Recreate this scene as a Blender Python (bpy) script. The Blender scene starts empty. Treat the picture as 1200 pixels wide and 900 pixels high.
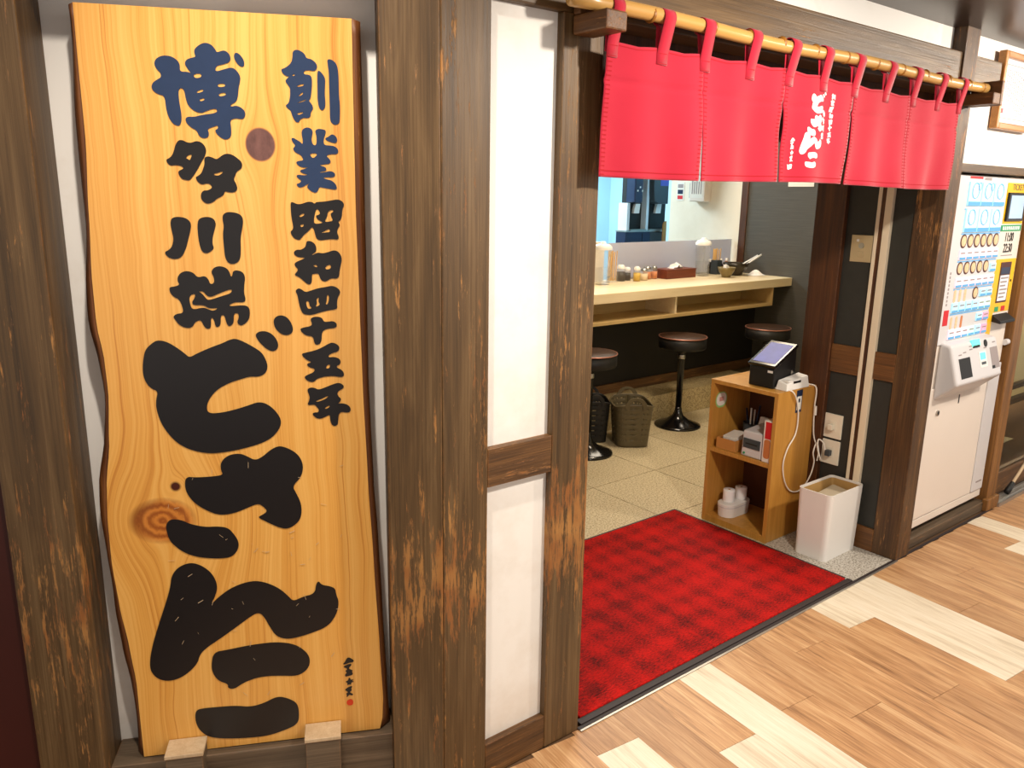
import bpy, bmesh, math, random
from mathutils import Vector, Matrix
random.seed(7)
sc = bpy.context.scene
C = sc.collection

# ------------------------------------------------------------------ camera
PITCH, ROLL, YAW, F_PX = 0.2321954, 0.01529383, 0.66899277, 930.0928
fw = Vector((math.sin(YAW)*math.cos(PITCH), math.cos(YAW)*math.cos(PITCH), -math.sin(PITCH)))
rt = fw.cross(Vector((0, 0, 1))).normalized()
up = rt.cross(fw)
r2 = math.cos(ROLL)*rt + math.sin(ROLL)*up
u2 = -math.sin(ROLL)*rt + math.cos(ROLL)*up
cam = bpy.data.cameras.new('camera')
cam.sensor_fit = 'HORIZONTAL'
cam.sensor_width = 36.0
cam.lens = 36.0*F_PX/1200.0
cam.clip_start = 0.05
co = bpy.data.objects.new('camera', cam)
C.objects.link(co)
co.matrix_world = Matrix(((r2.x, u2.x, -fw.x, 0), (r2.y, u2.y, -fw.y, 0), (r2.z, u2.z, -fw.z, 1.46), (0, 0, 0, 1)))
sc.camera = co

# ------------------------------------------------------------------ world, lamps, exposure
sc.view_settings.view_transform = 'Standard'
sc.view_settings.look = 'None'
sc.view_settings.gamma = 1.0
sc.view_settings.exposure = 0.6
w = bpy.data.worlds.new('world')
sc.world = w
w.use_nodes = True
w.node_tree.nodes['Background'].inputs[0].default_value = (1.0, 0.93, 0.86, 1)
w.node_tree.nodes['Background'].inputs[1].default_value = 0.55

def spot(name, loc, target, watts, color=(1, .86, .70), angle=100, blend=.6, soft=.05):
    l = bpy.data.lights.new(name, 'SPOT')
    l.energy = watts
    l.color = color
    l.spot_size = math.radians(angle)
    l.spot_blend = blend
    l.shadow_soft_size = soft
    o = bpy.data.objects.new(name, l)
    C.objects.link(o)
    o.location = loc
    d = Vector(target) - Vector(loc)
    o.rotation_euler = d.to_track_quat('-Z', 'Y').to_euler()
    return o

def area(name, loc, size, watts, color=(1, .86, .70), sy=None):
    l = bpy.data.lights.new(name, 'AREA')
    l.energy = watts
    l.color = color
    l.shape = 'RECTANGLE'
    l.size = size
    l.size_y = sy or size
    o = bpy.data.objects.new(name, l)
    C.objects.link(o)
    o.location = loc
    return o

area('side_room_lamp', (6.2, 1.85, 2.34), .6, 48, (1, .86, .66), .3)
WARM = (1, .88, .74)
spot('sign_spotlight', (0.316, 0.975, 2.57), (0.66, 1.5, 0.62), 82, WARM, 84, .9, .035)
spot('corridor_spotlight_entrance', (1.75, 0.35, 2.04), (1.9, 1.5, 0.7), 70, WARM, 130, .7, .05)
spot('corridor_spotlight_machine', (3.55, 0.25, 2.04), (3.3, 1.5, 0.8), 70, WARM, 130, .7, .05)
spot('corridor_spotlight_far', (5.0, 0.45, 2.04), (4.2, 1.4, 1.2), 45, WARM, 130, .7, .05)
area('shop_ceiling_lamp', (3.5, 2.75, 2.36), .5, 20, (1, .83, .62))
area('counter_ceiling_lamp', (4.4, 3.75, 2.36), 1.6, 20, (1, .86, .68), .4)
area('kitchen_ceiling_lamp', (4.6, 5.75, 2.36), 1.6, 80, (.74, .92, 1.0), .8)

# ------------------------------------------------------------------ helpers
def lin(c):
    c = c/255.0
    return c/12.92 if c <= .04045 else ((c+.055)/1.055)**2.4

def rgb(r, g, b):
    return (lin(r), lin(g), lin(b), 1)

class NT:
    def __init__(s, name):
        s.m = bpy.data.materials.new(name)
        s.m.use_nodes = True
        s.t = s.m.node_tree
        s.b = s.t.nodes['Principled BSDF']
    def n(s, typ, **kw):
        nd = s.t.nodes.new(typ)
        for k, v in kw.items():
            setattr(nd, k, v)
        return nd
    def l(s, a, b):
        s.t.links.new(a, b)
    def setin(s, nd, i, v):
        if hasattr(v, 'is_linked') or isinstance(v, bpy.types.NodeSocket):
            s.l(v, nd.inputs[i])
        else:
            nd.inputs[i].default_value = v
    def math(s, op, a, b=None, c=None, clamp=False):
        nd = s.n('ShaderNodeMath', operation=op, use_clamp=clamp)
        s.setin(nd, 0, a)
        if b is not None: s.setin(nd, 1, b)
        if c is not None: s.setin(nd, 2, c)
        return nd.outputs[0]
    def coord(s, kind='Object'):
        return s.n('ShaderNodeTexCoord').outputs[kind]
    def mapping(s, vec, scale=(1, 1, 1), loc=(0, 0, 0), rot=(0, 0, 0)):
        nd = s.n('ShaderNodeMapping')
        s.l(vec, nd.inputs[0])
        nd.inputs[1].default_value = loc
        nd.inputs[2].default_value = rot
        nd.inputs[3].default_value = scale
        return nd.outputs[0]
    def noise(s, vec, scale, detail=4, rough=.55, dist=0):
        nd = s.n('ShaderNodeTexNoise')
        s.l(vec, nd.inputs['Vector'])
        nd.inputs['Scale'].default_value = scale
        nd.inputs['Detail'].default_value = detail
        nd.inputs['Roughness'].default_value = rough
        nd.inputs['Distortion'].default_value = dist
        return nd.outputs['Fac']
    def ramp(s, fac, stops, interp='LINEAR'):
        nd = s.n('ShaderNodeValToRGB')
        nd.color_ramp.interpolation = interp
        e = nd.color_ramp.elements
        while len(e) < len(stops): e.new(.5)
        for i, (p, c) in enumerate(stops):
            e[i].position = p
            e[i].color = c
        s.l(fac, nd.inputs[0])
        return nd.outputs[0]
    def mix(s, fac, a, b, blend='MIX'):
        nd = s.n('ShaderNodeMix', data_type='RGBA', blend_type=blend)
        s.setin(nd, 0, fac)
        s.setin(nd, 6, a)
        s.setin(nd, 7, b)
        return nd.outputs[2]
    def color(s, v): s.setin(s.b, 'Base Color', v)
    def rough(s, v): s.setin(s.b, 'Roughness', v)
    def bump(s, h, strength=.2, dist=.002):
        nd = s.n('ShaderNodeBump')
        nd.inputs['Strength'].default_value = strength
        nd.inputs['Distance'].default_value = dist
        s.l(h, nd.inputs['Height'])
        s.l(nd.outputs[0], s.b.inputs['Normal'])

G = lambda v: (v, v, v, 1)

def plain(name, col, rough=.5, metal=0, var=.06, scale=8, coat=0, emit=0, trans=0, alpha=1, bump=0, ior=1.45):
    m = NT(name)
    f = m.noise(m.coord(), scale, 5)
    c = m.mix(m.math('MULTIPLY', f, 1.0), tuple(x*(1-var) for x in col[:3])+(1,), tuple(min(1, x*(1+var)) for x in col[:3])+(1,))
    m.color(c)
    m.rough(rough)
    m.b.inputs['Metallic'].default_value = metal
    m.b.inputs['IOR'].default_value = ior
    m.b.inputs['Coat Weight'].default_value = coat
    if emit:
        m.l(c, m.b.inputs['Emission Color'])
        m.b.inputs['Emission Strength'].default_value = emit
    m.b.inputs['Transmission Weight'].default_value = trans
    m.b.inputs['Alpha'].default_value = alpha
    if bump: m.bump(m.noise(m.coord(), scale*6, 4), bump, .002)
    return m.m

AXS = {'x': (1, 14, 14), 'y': (14, 1, 14), 'z': (14, 14, 1)}

def stained(name, axis, dark, mid, light, chip, chips=.5, rough=.42, band=None):
    """dark stained timber, grain along one axis, stain worn through in flakes"""
    m = NT(name)
    co_ = m.coord()
    g = m.mapping(co_, AXS[axis])
    f1 = m.noise(g, 2.2, 6, .6, .6)
    f2 = m.noise(m.mapping(co_, tuple(v if v == 1 else v*6 for v in AXS[axis])), 2.5, 3, .6)
    f3 = m.noise(co_, 2.0, 3)
    f = m.math('ADD', m.math('MULTIPLY', f1, .6), m.math('MULTIPLY', f2, .4))
    c = m.ramp(f, [(.32, dark), (.5, mid), (.66, light)])
    c = m.mix(m.math('MULTIPLY', f3, .55), c, dark)
    wear = m.noise(m.mapping(co_, tuple(1.6 if v == 1 else 11 for v in AXS[axis]), (3.1, 1.7, .4)), 3.4, 9, .78)
    grain_w = m.noise(m.mapping(co_, tuple(5.0 if v == 1 else 75 for v in AXS[axis])), 2.0, 4, .78)
    big = m.noise(co_, 1.7, 2)
    wsum = m.math('ADD', m.math('MULTIPLY', wear, .62), m.math('MULTIPLY', grain_w, .30))
    wsum = m.math('ADD', wsum, m.math('MULTIPLY', big, .18))
    if band:        # knocks and rubbing at hand and bag height
        z = m.n('ShaderNodeSeparateXYZ'); m.l(co_, z.inputs[0])
        dz = m.math('DIVIDE', m.math('SUBTRACT', z.outputs[2], band[0]), band[1])
        bw = m.math('POWER', 2.718, m.math('MULTIPLY', m.math('MULTIPLY', dz, dz), -1.0))
        wsum = m.math('ADD', wsum, m.math('MULTIPLY', bw, band[2]))
    k = m.ramp(wsum, [(.664-.06*chips, G(0)), (.705-.06*chips, G(1))])
    raw = m.mix(m.ramp(m.noise(co_, 9, 3), [(.4, G(0)), (.6, G(1))]), chip, (min(1, chip[0]*1.45), min(1, chip[1]*1.9), min(1, chip[2]*2.2), 1))
    c = m.mix(m.math('MULTIPLY', k, .85), c, raw)
    # rubbed arrises
    bv = m.n('ShaderNodeBevel', samples=4); bv.inputs[0].default_value = .006
    ge = m.n('ShaderNodeNewGeometry')
    dt = m.n('ShaderNodeVectorMath', operation='DOT_PRODUCT'); m.l(bv.outputs[0], dt.inputs[0]); m.l(ge.outputs['Normal'], dt.inputs[1])
    en = m.noise(co_, 26, 4, .7)
    ed = m.math('MULTIPLY', m.ramp(dt.outputs['Value'], [(.80, G(1)), (.985, G(0))]), m.ramp(en, [(.42, G(0)), (.60, G(1))]))
    c = m.mix(m.math('MULTIPLY', ed, .8), c, raw)
    m.color(c)
    m.rough(m.math('ADD', rough, m.math('MULTIPLY', f2, .2)))
    m.bump(m.math('SUBTRACT', f2, m.math('MULTIPLY', k, .7)), .35, .0025)
    return m.m

def lightwood(name, axis, a, b, rough=.4, fine=1.0, coat=0):
    m = NT(name)
    co_ = m.coord()
    f1 = m.noise(m.mapping(co_, AXS[axis]), 2.0*fine, 6, .6, 1.2)
    f2 = m.noise(m.mapping(co_, tuple(v if v == 1 else v*6 for v in AXS[axis])), 3, 3)
    f = m.math('ADD', m.math('MULTIPLY', f1, .65), m.math('MULTIPLY', f2, .35))
    m.color(m.ramp(f, [(.3, a), (.7, b)]))
    m.rough(rough)
    m.b.inputs['Coat Weight'].default_value = coat
    m.bump(f2, .12, .001)
    return m.m

class MB:
    """collects simple solids into one bmesh"""
    def __init__(s):
        s.bm = bmesh.new()
    def box(s, x0, x1, y0, y1, z0, z1, taper=None):
        v = [s.bm.verts.new((x, y, z)) for z in (z0, z1) for y in (y0, y1) for x in (x0, x1)]
        for f in ((0, 2, 3, 1), (4, 5, 7, 6), (0, 1, 5, 4), (2, 6, 7, 3), (0, 4, 6, 2), (1, 3, 7, 5)):
            s.bm.faces.new([v[i] for i in f])
        return s
    def hexa(s, pts):
        v = [s.bm.verts.new(p) for p in pts]      # bottom 4 ccw, top 4 ccw
        for f in ((3, 2, 1, 0), (4, 5, 6, 7), (0, 1, 5, 4), (1, 2, 6, 5), (2, 3, 7, 6), (3, 0, 4, 7)):
            s.bm.faces.new([v[i] for i in f])
        return s
    def prism(s, poly, a, b, plane='xz'):
        def P(p, t):
            if plane == 'xz': return (p[0], t, p[1])
            if plane == 'xy': return (p[0], p[1], t)
            return (t, p[0], p[1])
        va = [s.bm.verts.new(P(p, a)) for p in poly]
        vb = [s.bm.verts.new(P(p, b)) for p in poly]
        n = len(poly)
        s.bm.faces.new(va[::-1]); s.bm.faces.new(vb)
        for i in range(n):
            s.bm.faces.new((va[i], va[(i+1) % n], vb[(i+1) % n], vb[i]))
        return s
    def tube(s, pts, r, n=10, caps=True):
        pts = [Vector(p) for p in pts]
        rs = r if isinstance(r, (list, tuple)) else [r]*len(pts)
        rings = []
        prev = None
        for i, p in enumerate(pts):
            t = (pts[min(i+1, len(pts)-1)] - pts[max(i-1, 0)]).normalized()
            if prev is None:
                a = t.orthogonal().normalized()
            else:
                a = (prev - t*prev.dot(t))
                a = a.normalized() if a.length > 1e-6 else t.orthogonal().normalized()
            prev = a
            b = t.cross(a)
            rings.append([s.bm.verts.new(p + rs[i]*(math.cos(2*math.pi*k/n)*a + math.sin(2*math.pi*k/n)*b)) for k in range(n)])
        for i in range(len(rings)-1):
            for k in range(n):
                s.bm.faces.new((rings[i][k], rings[i][(k+1) % n], rings[i+1][(k+1) % n], rings[i+1][k]))
        if caps:
            s.bm.faces.new(rings[0][::-1]); s.bm.faces.new(rings[-1])
        return s
    def lathe(s, prof, cx=0, cy=0, n=24, closed=False):
        rings = []
        for r, z in prof:
            if r < 1e-5:
                rings.append([s.bm.verts.new((cx, cy, z))])
            else:
                rings.append([s.bm.verts.new((cx+r*math.cos(2*math.pi*k/n), cy+r*math.sin(2*math.pi*k/n), z)) for k in range(n)])
        for a, b in zip(rings, rings[1:]):
            for k in range(n):
                j = (k+1) % n
                if len(a) == 1 and len(b) == 1: continue
                if len(a) == 1: s.bm.faces.new((a[0], b[j], b[k]))
                elif len(b) == 1: s.bm.faces.new((a[k], a[j], b[0]))
                else: s.bm.faces.new((a[k], a[j], b[j], b[k]))
        return s
    def loft(s, rings, caps=True):
        vs = [[s.bm.verts.new(p) for p in r] for r in rings]
        n = len(vs[0])
        for a, b in zip(vs, vs[1:]):
            for k in range(n):
                j = (k+1) % n
                s.bm.faces.new((a[k], a[j], b[j], b[k]))
        if caps:
            s.bm.faces.new(vs[0][::-1]); s.bm.faces.new(vs[-1])
        return s
    def grid(s, fn, nu, nv, skip=None):
        vs = [[s.bm.verts.new(fn(i/nu, j/nv)) for i in range(nu+1)] for j in range(nv+1)]
        for j in range(nv):
            for i in range(nu):
                if skip and skip(i, j): continue
                s.bm.faces.new((vs[j][i], vs[j][i+1], vs[j+1][i+1], vs[j+1][i]))
        return s
    def mesh(s, name, mat, smooth=False):
        bmesh.ops.recalc_face_normals(s.bm, faces=s.bm.faces)
        me = bpy.data.meshes.new(name)
        s.bm.to_mesh(me)
        s.bm.free()
        me.materials.append(mat)
        if smooth:
            me.shade_smooth()
        return me

def rrect(w, d, r, n=5, cx=0, cy=0, z=0):
    out = []
    for qx, qy, a0 in ((1, 1, 0), (-1, 1, 90), (-1, -1, 180), (1, -1, 270)):
        for i in range(n+1):
            a = math.radians(a0 + 90*i/n)
            out.append((cx+qx*(w/2-r)+r*math.cos(a), cy+qy*(d/2-r)+r*math.sin(a), z))
    return out

def link(name, me, parent=None, loc=(0, 0, 0), rotz=0):
    o = bpy.data.objects.new(name, me)
    C.objects.link(o)
    o.location = loc
    o.rotation_euler = (0, 0, rotz)
    if parent: o.parent = parent
    return o

def part(name, mb, mat, parent=None, bevel=0, smooth=False, loc=(0, 0, 0), rotz=0, seg=2):
    o = link(name, mb.mesh(name, mat, smooth), parent, loc, rotz)
    if bevel:
        md = o.modifiers.new('bevel', 'BEVEL')
        md.width = bevel; md.segments = seg; md.limit_method = 'ANGLE'; md.angle_limit = math.radians(40)
    return o

def tag(o, label=None, cat=None, group=None, kind=None):
    if label: o['label'] = label
    if cat: o['category'] = cat
    if group: o['group'] = group
    if kind: o['kind'] = kind
    return o

def thing(name, label, cat, loc=(0, 0, 0), rotz=0, group=None):
    o = bpy.data.objects.new(name, None)
    C.objects.link(o)
    o.empty_display_size = .05
    o.location = loc
    o.rotation_euler = (0, 0, rotz)
    return tag(o, label, cat, group)

def struct(name, mb, mat, bevel=0, loc=(0, 0, 0), rotz=0, label=None, smooth=False):
    o = part(name, mb, mat, None, bevel, smooth, loc, rotz)
    return tag(o, label, None, None, 'structure')

def dup(root, loc, rotz=None, label=None, group=None):
    r = root.copy(); C.objects.link(r)
    r.location = loc
    if rotz is not None: r.rotation_euler = (0, 0, rotz)
    if label: r['label'] = label
    if group: r['group'] = group
    for ch in list(root.children):
        c = ch.copy(); C.objects.link(c); c.parent = r
        for g in ch.children:
            d = g.copy(); C.objects.link(d); d.parent = c
    return r

def chaikin(p, it=2):
    for _ in range(it):
        q = []
        for i in range(len(p)):
            a, b = p[i], p[(i+1) % len(p)]
            q.append((a[0]*.75+b[0]*.25, a[1]*.75+b[1]*.25))
            q.append((a[0]*.25+b[0]*.75, a[1]*.25+b[1]*.75))
        p = q
    return p

def flat_shape(name, polys, mat, thick=.0006, res=1):
    """filled outline with holes (even-odd) as a thin mesh lying in local XY"""
    cu = bpy.data.curves.new(name, 'CURVE')
    cu.dimensions = '2D'; cu.fill_mode = 'BOTH'; cu.extrude = thick/2
    for p in polys:
        sp = cu.splines.new('POLY')
        sp.points.add(len(p)-1)
        for pt, q in zip(sp.points, p): pt.co = (q[0], q[1], 0, 1)
        sp.use_cyclic_u = True
    tmp = bpy.data.objects.new(name, cu)
    C.objects.link(tmp)
    dg = bpy.context.evaluated_depsgraph_get()
    me = bpy.data.meshes.new_from_object(tmp.evaluated_get(dg))
    bpy.data.objects.remove(tmp); bpy.data.curves.remove(cu)
    me.materials.clear(); me.materials.append(mat)
    return me

def text_mesh(name, s, size, mat, align='CENTER', thick=.0006, xs=1.0, bold=0):
    cu = bpy.data.curves.new(name, 'FONT')
    cu.body = s; cu.size = size; cu.align_x = align; cu.align_y = 'CENTER'; cu.extrude = thick/2; cu.offset = bold
    tmp = bpy.data.objects.new(name, cu)
    C.objects.link(tmp)
    dg = bpy.context.evaluated_depsgraph_get()
    me = bpy.data.meshes.new_from_object(tmp.evaluated_get(dg))
    bpy.data.objects.remove(tmp); bpy.data.curves.remove(cu)
    for v in me.vertices: v.co.x *= xs
    me.materials.clear(); me.materials.append(mat)
    return me

def stand_up(me, y=0.0):
    """XY mesh -> XZ plane facing -Y"""
    for v in me.vertices:
        v.co = (v.co.x, y - v.co.z, v.co.y)
    return me


# ------------------------------------------------------------------ materials
M = {}
DK, MD, LT, CHIP = rgb(56, 40, 20), rgb(96, 71, 40), rgb(126, 99, 64), rgb(148, 92, 44)
M['post'] = stained('stained_post', 'z', DK, MD, LT, CHIP, .8, .40, (.58, .22, .085))
M['post_right'] = stained('stained_post_right', 'z', rgb(44, 28, 14), rgb(84, 56, 28), rgb(120, 84, 44), CHIP, .75, .42)
M['beam'] = stained('stained_beam', 'x', DK, MD, LT, CHIP, .1, .36)
M['rail'] = stained('stained_rail', 'x', rgb(48, 30, 14), rgb(98, 66, 34), rgb(140, 98, 54), CHIP, .9, .42)
M['jamb_rail'] = stained('stained_jamb_rail', 'y', rgb(60, 36, 14), rgb(110, 70, 32), rgb(140, 92, 44), CHIP, .4, .42)
M['base_grey'] = stained('stained_baseboard', 'x', rgb(60, 48, 36), rgb(96, 80, 62), rgb(122, 104, 84), CHIP, 0, .45)
M['inner_post'] = stained('stained_inner_post', 'z', rgb(40, 20, 8), rgb(80, 44, 18), rgb(106, 62, 28), CHIP, .15, .42)
M['post_gold'] = stained('stained_slim_post', 'z', rgb(78, 50, 20), rgb(140, 94, 42), rgb(176, 124, 62), CHIP, .4, .42)
M['cabinet_back'] = plain('dark_cabinet_back', rgb(84, 46, 22), .5, var=.15)
M['maroon'] = plain('maroon_wall', rgb(64, 22, 14), .5, var=.25, scale=3)
M['bracket_wood'] = lightwood('bracket_wood', 'z', rgb(176, 150, 116), rgb(206, 184, 152), .5)

def plaster(name, base, dirt, speck=.0):
    m = NT(name)
    c_ = m.coord()
    f = m.noise(c_, 3, 6, .65)
    sp = m.noise(c_, 60, 3, .7)
    z = m.n('ShaderNodeSeparateXYZ'); m.l(c_, z.inputs[0])
    low = m.math('MULTIPLY', m.math('SUBTRACT', .42, z.outputs[2], clamp=True), 1.6, clamp=True)   # scuffs near the floor
    k = m.math('MULTIPLY', m.ramp(m.math('ADD', f, m.math('MULTIPLY', low, .35)), [(.5, G(0)), (.8, G(1))]), .55)
    c = m.mix(k, base, dirt)
    m.color(c); m.rough(.75)
    m.bump(sp, .12, .001)
    return m.m
M['plaster'] = plaster('white_plaster', rgb(240, 238, 234), rgb(206, 192, 174))
M['plaster_in'] = plaster('cream_wall', rgb(232, 222, 204), rgb(214, 200, 178))
M['soffit'] = plain('dark_brown_ceiling', rgb(52, 38, 32), .3, var=.15)
M['corridor_ceiling'] = plain('corridor_ceiling_paint', rgb(214, 206, 196), .8)
M['greywall'] = None
def greywall():
    m = NT('charcoal_wallpaper')
    c_ = m.coord()
    f = m.noise(m.mapping(c_, (1, 1.2, 60)), 3, 4, .6)
    g = m.noise(c_, 1.6, 3)
    c = m.ramp(m.math('ADD', m.math('MULTIPLY', f, .7), m.math('MULTIPLY', g, .3)), [(.3, rgb(62, 60, 56)), (.7, rgb(84, 81, 75))])
    m.color(c); m.rough(.6); m.bump(f, .2, .001)
    return m.m
M['greywall'] = greywall()
M['dark_panel'] = plain('dark_slate_panel', rgb(46, 46, 42), .55, var=.2, scale=30)
M['black'] = plain('matt_black', rgb(14, 13, 13), .5)
M['black_gloss'] = plain('gloss_black', rgb(14, 13, 13), .16)
M['under_counter'] = plain('dark_counter_front', rgb(22, 19, 17), .6)

def plank(name, a, b, c3):
    m = NT(name)
    oi = m.n('ShaderNodeObjectInfo').outputs['Random']
    off = m.n('ShaderNodeCombineXYZ')
    m.l(m.math('MULTIPLY', oi, 37.0), off.inputs[0]); m.l(m.math('MULTIPLY', oi, 11.0), off.inputs[1])
    va = m.n('ShaderNodeVectorMath', operation='ADD'); m.l(m.coord(), va.inputs[0]); m.l(off.outputs[0], va.inputs[1])
    f1 = m.noise(m.mapping(va.outputs[0], (13, 1.2, 1)), 2.0, 6, .62, 1.0)
    f2 = m.noise(m.mapping(va.outputs[0], (90, 3, 1)), 2.0, 4, .65)
    f3 = m.noise(m.mapping(va.outputs[0], (5, 1.6, 1)), 1.6, 2)
    f = m.math('ADD', m.math('MULTIPLY', f1, .48), m.math('ADD', m.math('MULTIPLY', f2, .37), m.math('MULTIPLY', f3, .15)))
    c = m.ramp(f, [(.36, a), (.49, b), (.62, c3)])
    c = m.mix(m.math('MULTIPLY', oi, .32), c, a)
    m.color(c); m.rough(m.math('ADD', .36, m.math('MULTIPLY', f2, .16)))
    m.bump(f2, .15, .0008)
    return m.m
M['plank'] = plank('oak_plank', rgb(126, 86, 54), rgb(184, 138, 94), rgb(214, 176, 132))
M['plank_pale'] = plank('whitewashed_plank', rgb(190, 172, 146), rgb(226, 214, 192), rgb(240, 232, 216))
M['joint'] = plain('floor_joint', rgb(92, 66, 42), .8)
M['grout'] = plain('tile_grout', rgb(84, 70, 48), .9)

def granite(name, a, b, c3, rough=.4):
    m = NT(name)
    oi = m.n('ShaderNodeObjectInfo').outputs['Random']
    f = m.noise(m.coord(), 120, 2, .7)
    g = m.noise(m.coord(), 6, 3)
    c = m.ramp(f, [(.38, a), (.48, b), (.58, c3)])
    c = m.mix(m.math('MULTIPLY', m.math('ADD', g, m.math('MULTIPLY', oi, 1.6)), .16), c, a)
    m.color(c); m.rough(rough)
    return m.m
M['tile'] = granite('granite_tile', rgb(146, 130, 98), rgb(196, 180, 146), rgb(216, 204, 172))
M['entrytile'] = granite('pale_entry_granite', rgb(120, 112, 100), rgb(200, 194, 182), rgb(226, 222, 214))
M['steptile'] = granite('step_tile', rgb(126, 110, 76), rgb(178, 158, 116), rgb(200, 182, 140), .5)

def matmat():
    m = NT('red_carpet')
    c_ = m.coord()
    s = m.n('ShaderNodeSeparateXYZ'); m.l(c_, s.inputs[0])
    wob = m.noise(c_, 22, 4, .7)
    k = 2*math.pi/.155
    a = m.math('SINE', m.math('MULTIPLY', m.math('ADD', m.math('ADD', s.outputs[0], s.outputs[1]), m.math('MULTIPLY', wob, .11)), k*.72))
    b = m.math('SINE', m.math('MULTIPLY', m.math('ADD', m.math('SUBTRACT', s.outputs[0], s.outputs[1]), m.math('MULTIPLY', wob, .11)), k*.72))
    ck = m.math('MULTIPLY', a, b)
    pile = m.noise(m.mapping(c_, (70, 190, 1)), 1.0, 3, .8)
    f = m.math('ADD', m.math('MULTIPLY', ck, .085), m.math('ADD', pile, m.math('MULTIPLY', m.math('SUBTRACT', m.noise(c_, 5, 3), .5), .4)))
    m.color(m.ramp(f, [(.30, rgb(70, 8, 6)), (.46, rgb(138, 11, 6)), (.62, rgb(186, 14, 6))]))
    m.rough(.9); m.bump(pile, .6, .003)
    m.b.inputs['Specular IOR Level'].default_value = .2
    return m.m
M['carpet'] = matmat()
M['rubber'] = plain('black_rubber', rgb(44, 34, 34), .6)

def signwood():
    m = NT('honey_cedar_slab')
    c_ = m.coord()
    s = m.n('ShaderNodeSeparateXYZ'); m.l(c_, s.inputs[0])
    u, z = s.outputs[0], s.outputs[2]
    knots = [(-.3565, 1.553, .030, .034, .95), (-.603, .765, .072, .055, .95), (-.571, .842, .014, .014, .6)]
    f = u
    cores = []
    for (u0, z0, ra, rb, amp) in knots:
        du = m.math('SUBTRACT', u, u0)
        dz = m.math('SUBTRACT', z, z0)
        e1 = m.math('POWER', m.math('DIVIDE', du, ra*1.7), 2.0)
        du2 = m.math('POWER', m.math('ABSOLUTE', m.math('DIVIDE', du, ra*1.9)), 2.0)
        dz2 = m.math('POWER', m.math('ABSOLUTE', m.math('DIVIDE', dz, rb*2.6)), 2.0)
        wgt = m.math('POWER', 2.718, m.math('MULTIPLY', m.math('ADD', du2, dz2), -1.0))
        f = m.math('SUBTRACT', f, m.math('MULTIPLY', m.math('MULTIPLY', du, wgt), amp))
        r = m.math('SQRT', m.math('ADD', m.math('POWER', m.math('ABSOLUTE', m.math('DIVIDE', du, ra)), 2.0), m.math('POWER', m.math('ABSOLUTE', m.math('DIVIDE', dz, rb)), 2.0)))
        cores.append(r)
    sway = m.noise(m.mapping(c_, (2.2, 1, 1.6)), 1.3, 3)
    f = m.math('ADD', f, m.math('MULTIPLY', sway, .05))
    v = m.n('ShaderNodeCombineXYZ')
    m.l(m.math('MULTIPLY', f, 26.0), v.inputs[0]); m.l(m.math('MULTIPLY', z, .35), v.inputs[2])
    broad = m.noise(v.outputs[0], 1.0, 5, .6)
    v2 = m.n('ShaderNodeCombineXYZ')
    m.l(m.math('MULTIPLY', f, 210.0), v2.inputs[0]); m.l(m.math('MULTIPLY', z, .8), v2.inputs[2])
    fine = m.noise(v2.outputs[0], 1.0, 3, .6)
    c = m.ramp(m.math('ADD', m.math('MULTIPLY', broad, .5), m.math('MULTIPLY', fine, .5)),
               [(.30, rgb(192, 122, 46)), (.44, rgb(222, 160, 74)), (.62, rgb(236, 182, 98))])
    line = m.ramp(fine, [(.30, G(1)), (.40, G(0))])
    c = m.mix(m.math('MULTIPLY', line, .35), c, rgb(170, 92, 26))
    # heartwood edge strips on the left
    # knot 1: tight dark purple-brown knot
    k1 = m.ramp(cores[0], [(.88, G(1)), (1.0, G(0))])
    h1 = m.math('MULTIPLY', m.ramp(cores[0], [(.9, G(1)), (1.55, G(0))]), .55)
    c = m.mix(h1, c, rgb(206, 112, 50))
    kn = m.noise(m.mapping(c_, (1, 1, .5)), 70, 4, .7)
    c = m.mix(k1, c, m.mix(kn, rgb(62, 34, 30), rgb(134, 92, 84)))
    # knot 2: big loose burl with rings
    ring = m.math('SINE', m.math('MULTIPLY', m.math('ADD', cores[1], m.math('MULTIPLY', kn, .35)), 21.0))
    k2 = m.ramp(cores[1], [(.75, G(1)), (1.12, G(0))])
    c2 = m.mix(m.math('MULTIPLY', m.math('ADD', ring, 1.0), .5), rgb(142, 66, 18), rgb(200, 122, 48))
    left = m.ramp(m.math('SUBTRACT', m.math('MULTIPLY', m.math('ADD', u, .603), -7.0), m.math('MULTIPLY', m.math('SUBTRACT', .765, z), 3.0)), [(-.05, G(0)), (.5, G(1))])
    rim = m.math('MULTIPLY', m.ramp(cores[1], [(.5, G(0)), (.8, G(1))]), left)
    c2 = m.mix(rim, c2, rgb(92, 34, 8))
    c = m.mix(m.math('MULTIPLY', k2, .9), c, c2)
    k3 = m.ramp(cores[2], [(.55, G(1)), (.9, G(0))])
    c = m.mix(k3, c, rgb(70, 24, 10))
    m.color(c); m.rough(.30)
    m.b.inputs['Coat Weight'].default_value = .25
    m.b.inputs['Coat Roughness'].default_value = .25
    m.bump(fine, .06, .001)
    return m.m
M['sign'] = signwood()
M['bark'] = stained('live_edge_bark', 'z', rgb(60, 30, 10), rgb(112, 62, 22), rgb(150, 92, 36), rgb(190, 130, 60), .3, .45)
M['ink'] = plain('black_sign_paint', rgb(26, 23, 24), .32, var=.12, scale=60)
M['ink_reflection'] = plain('sign_paint_blue_reflection', rgb(34, 52, 84), .34, var=.15, scale=40)  # black lettering; the blue reflection on its gloss is painted into the colour
M['seal'] = plain('vermilion_ink', rgb(214, 62, 24), .5)

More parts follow.
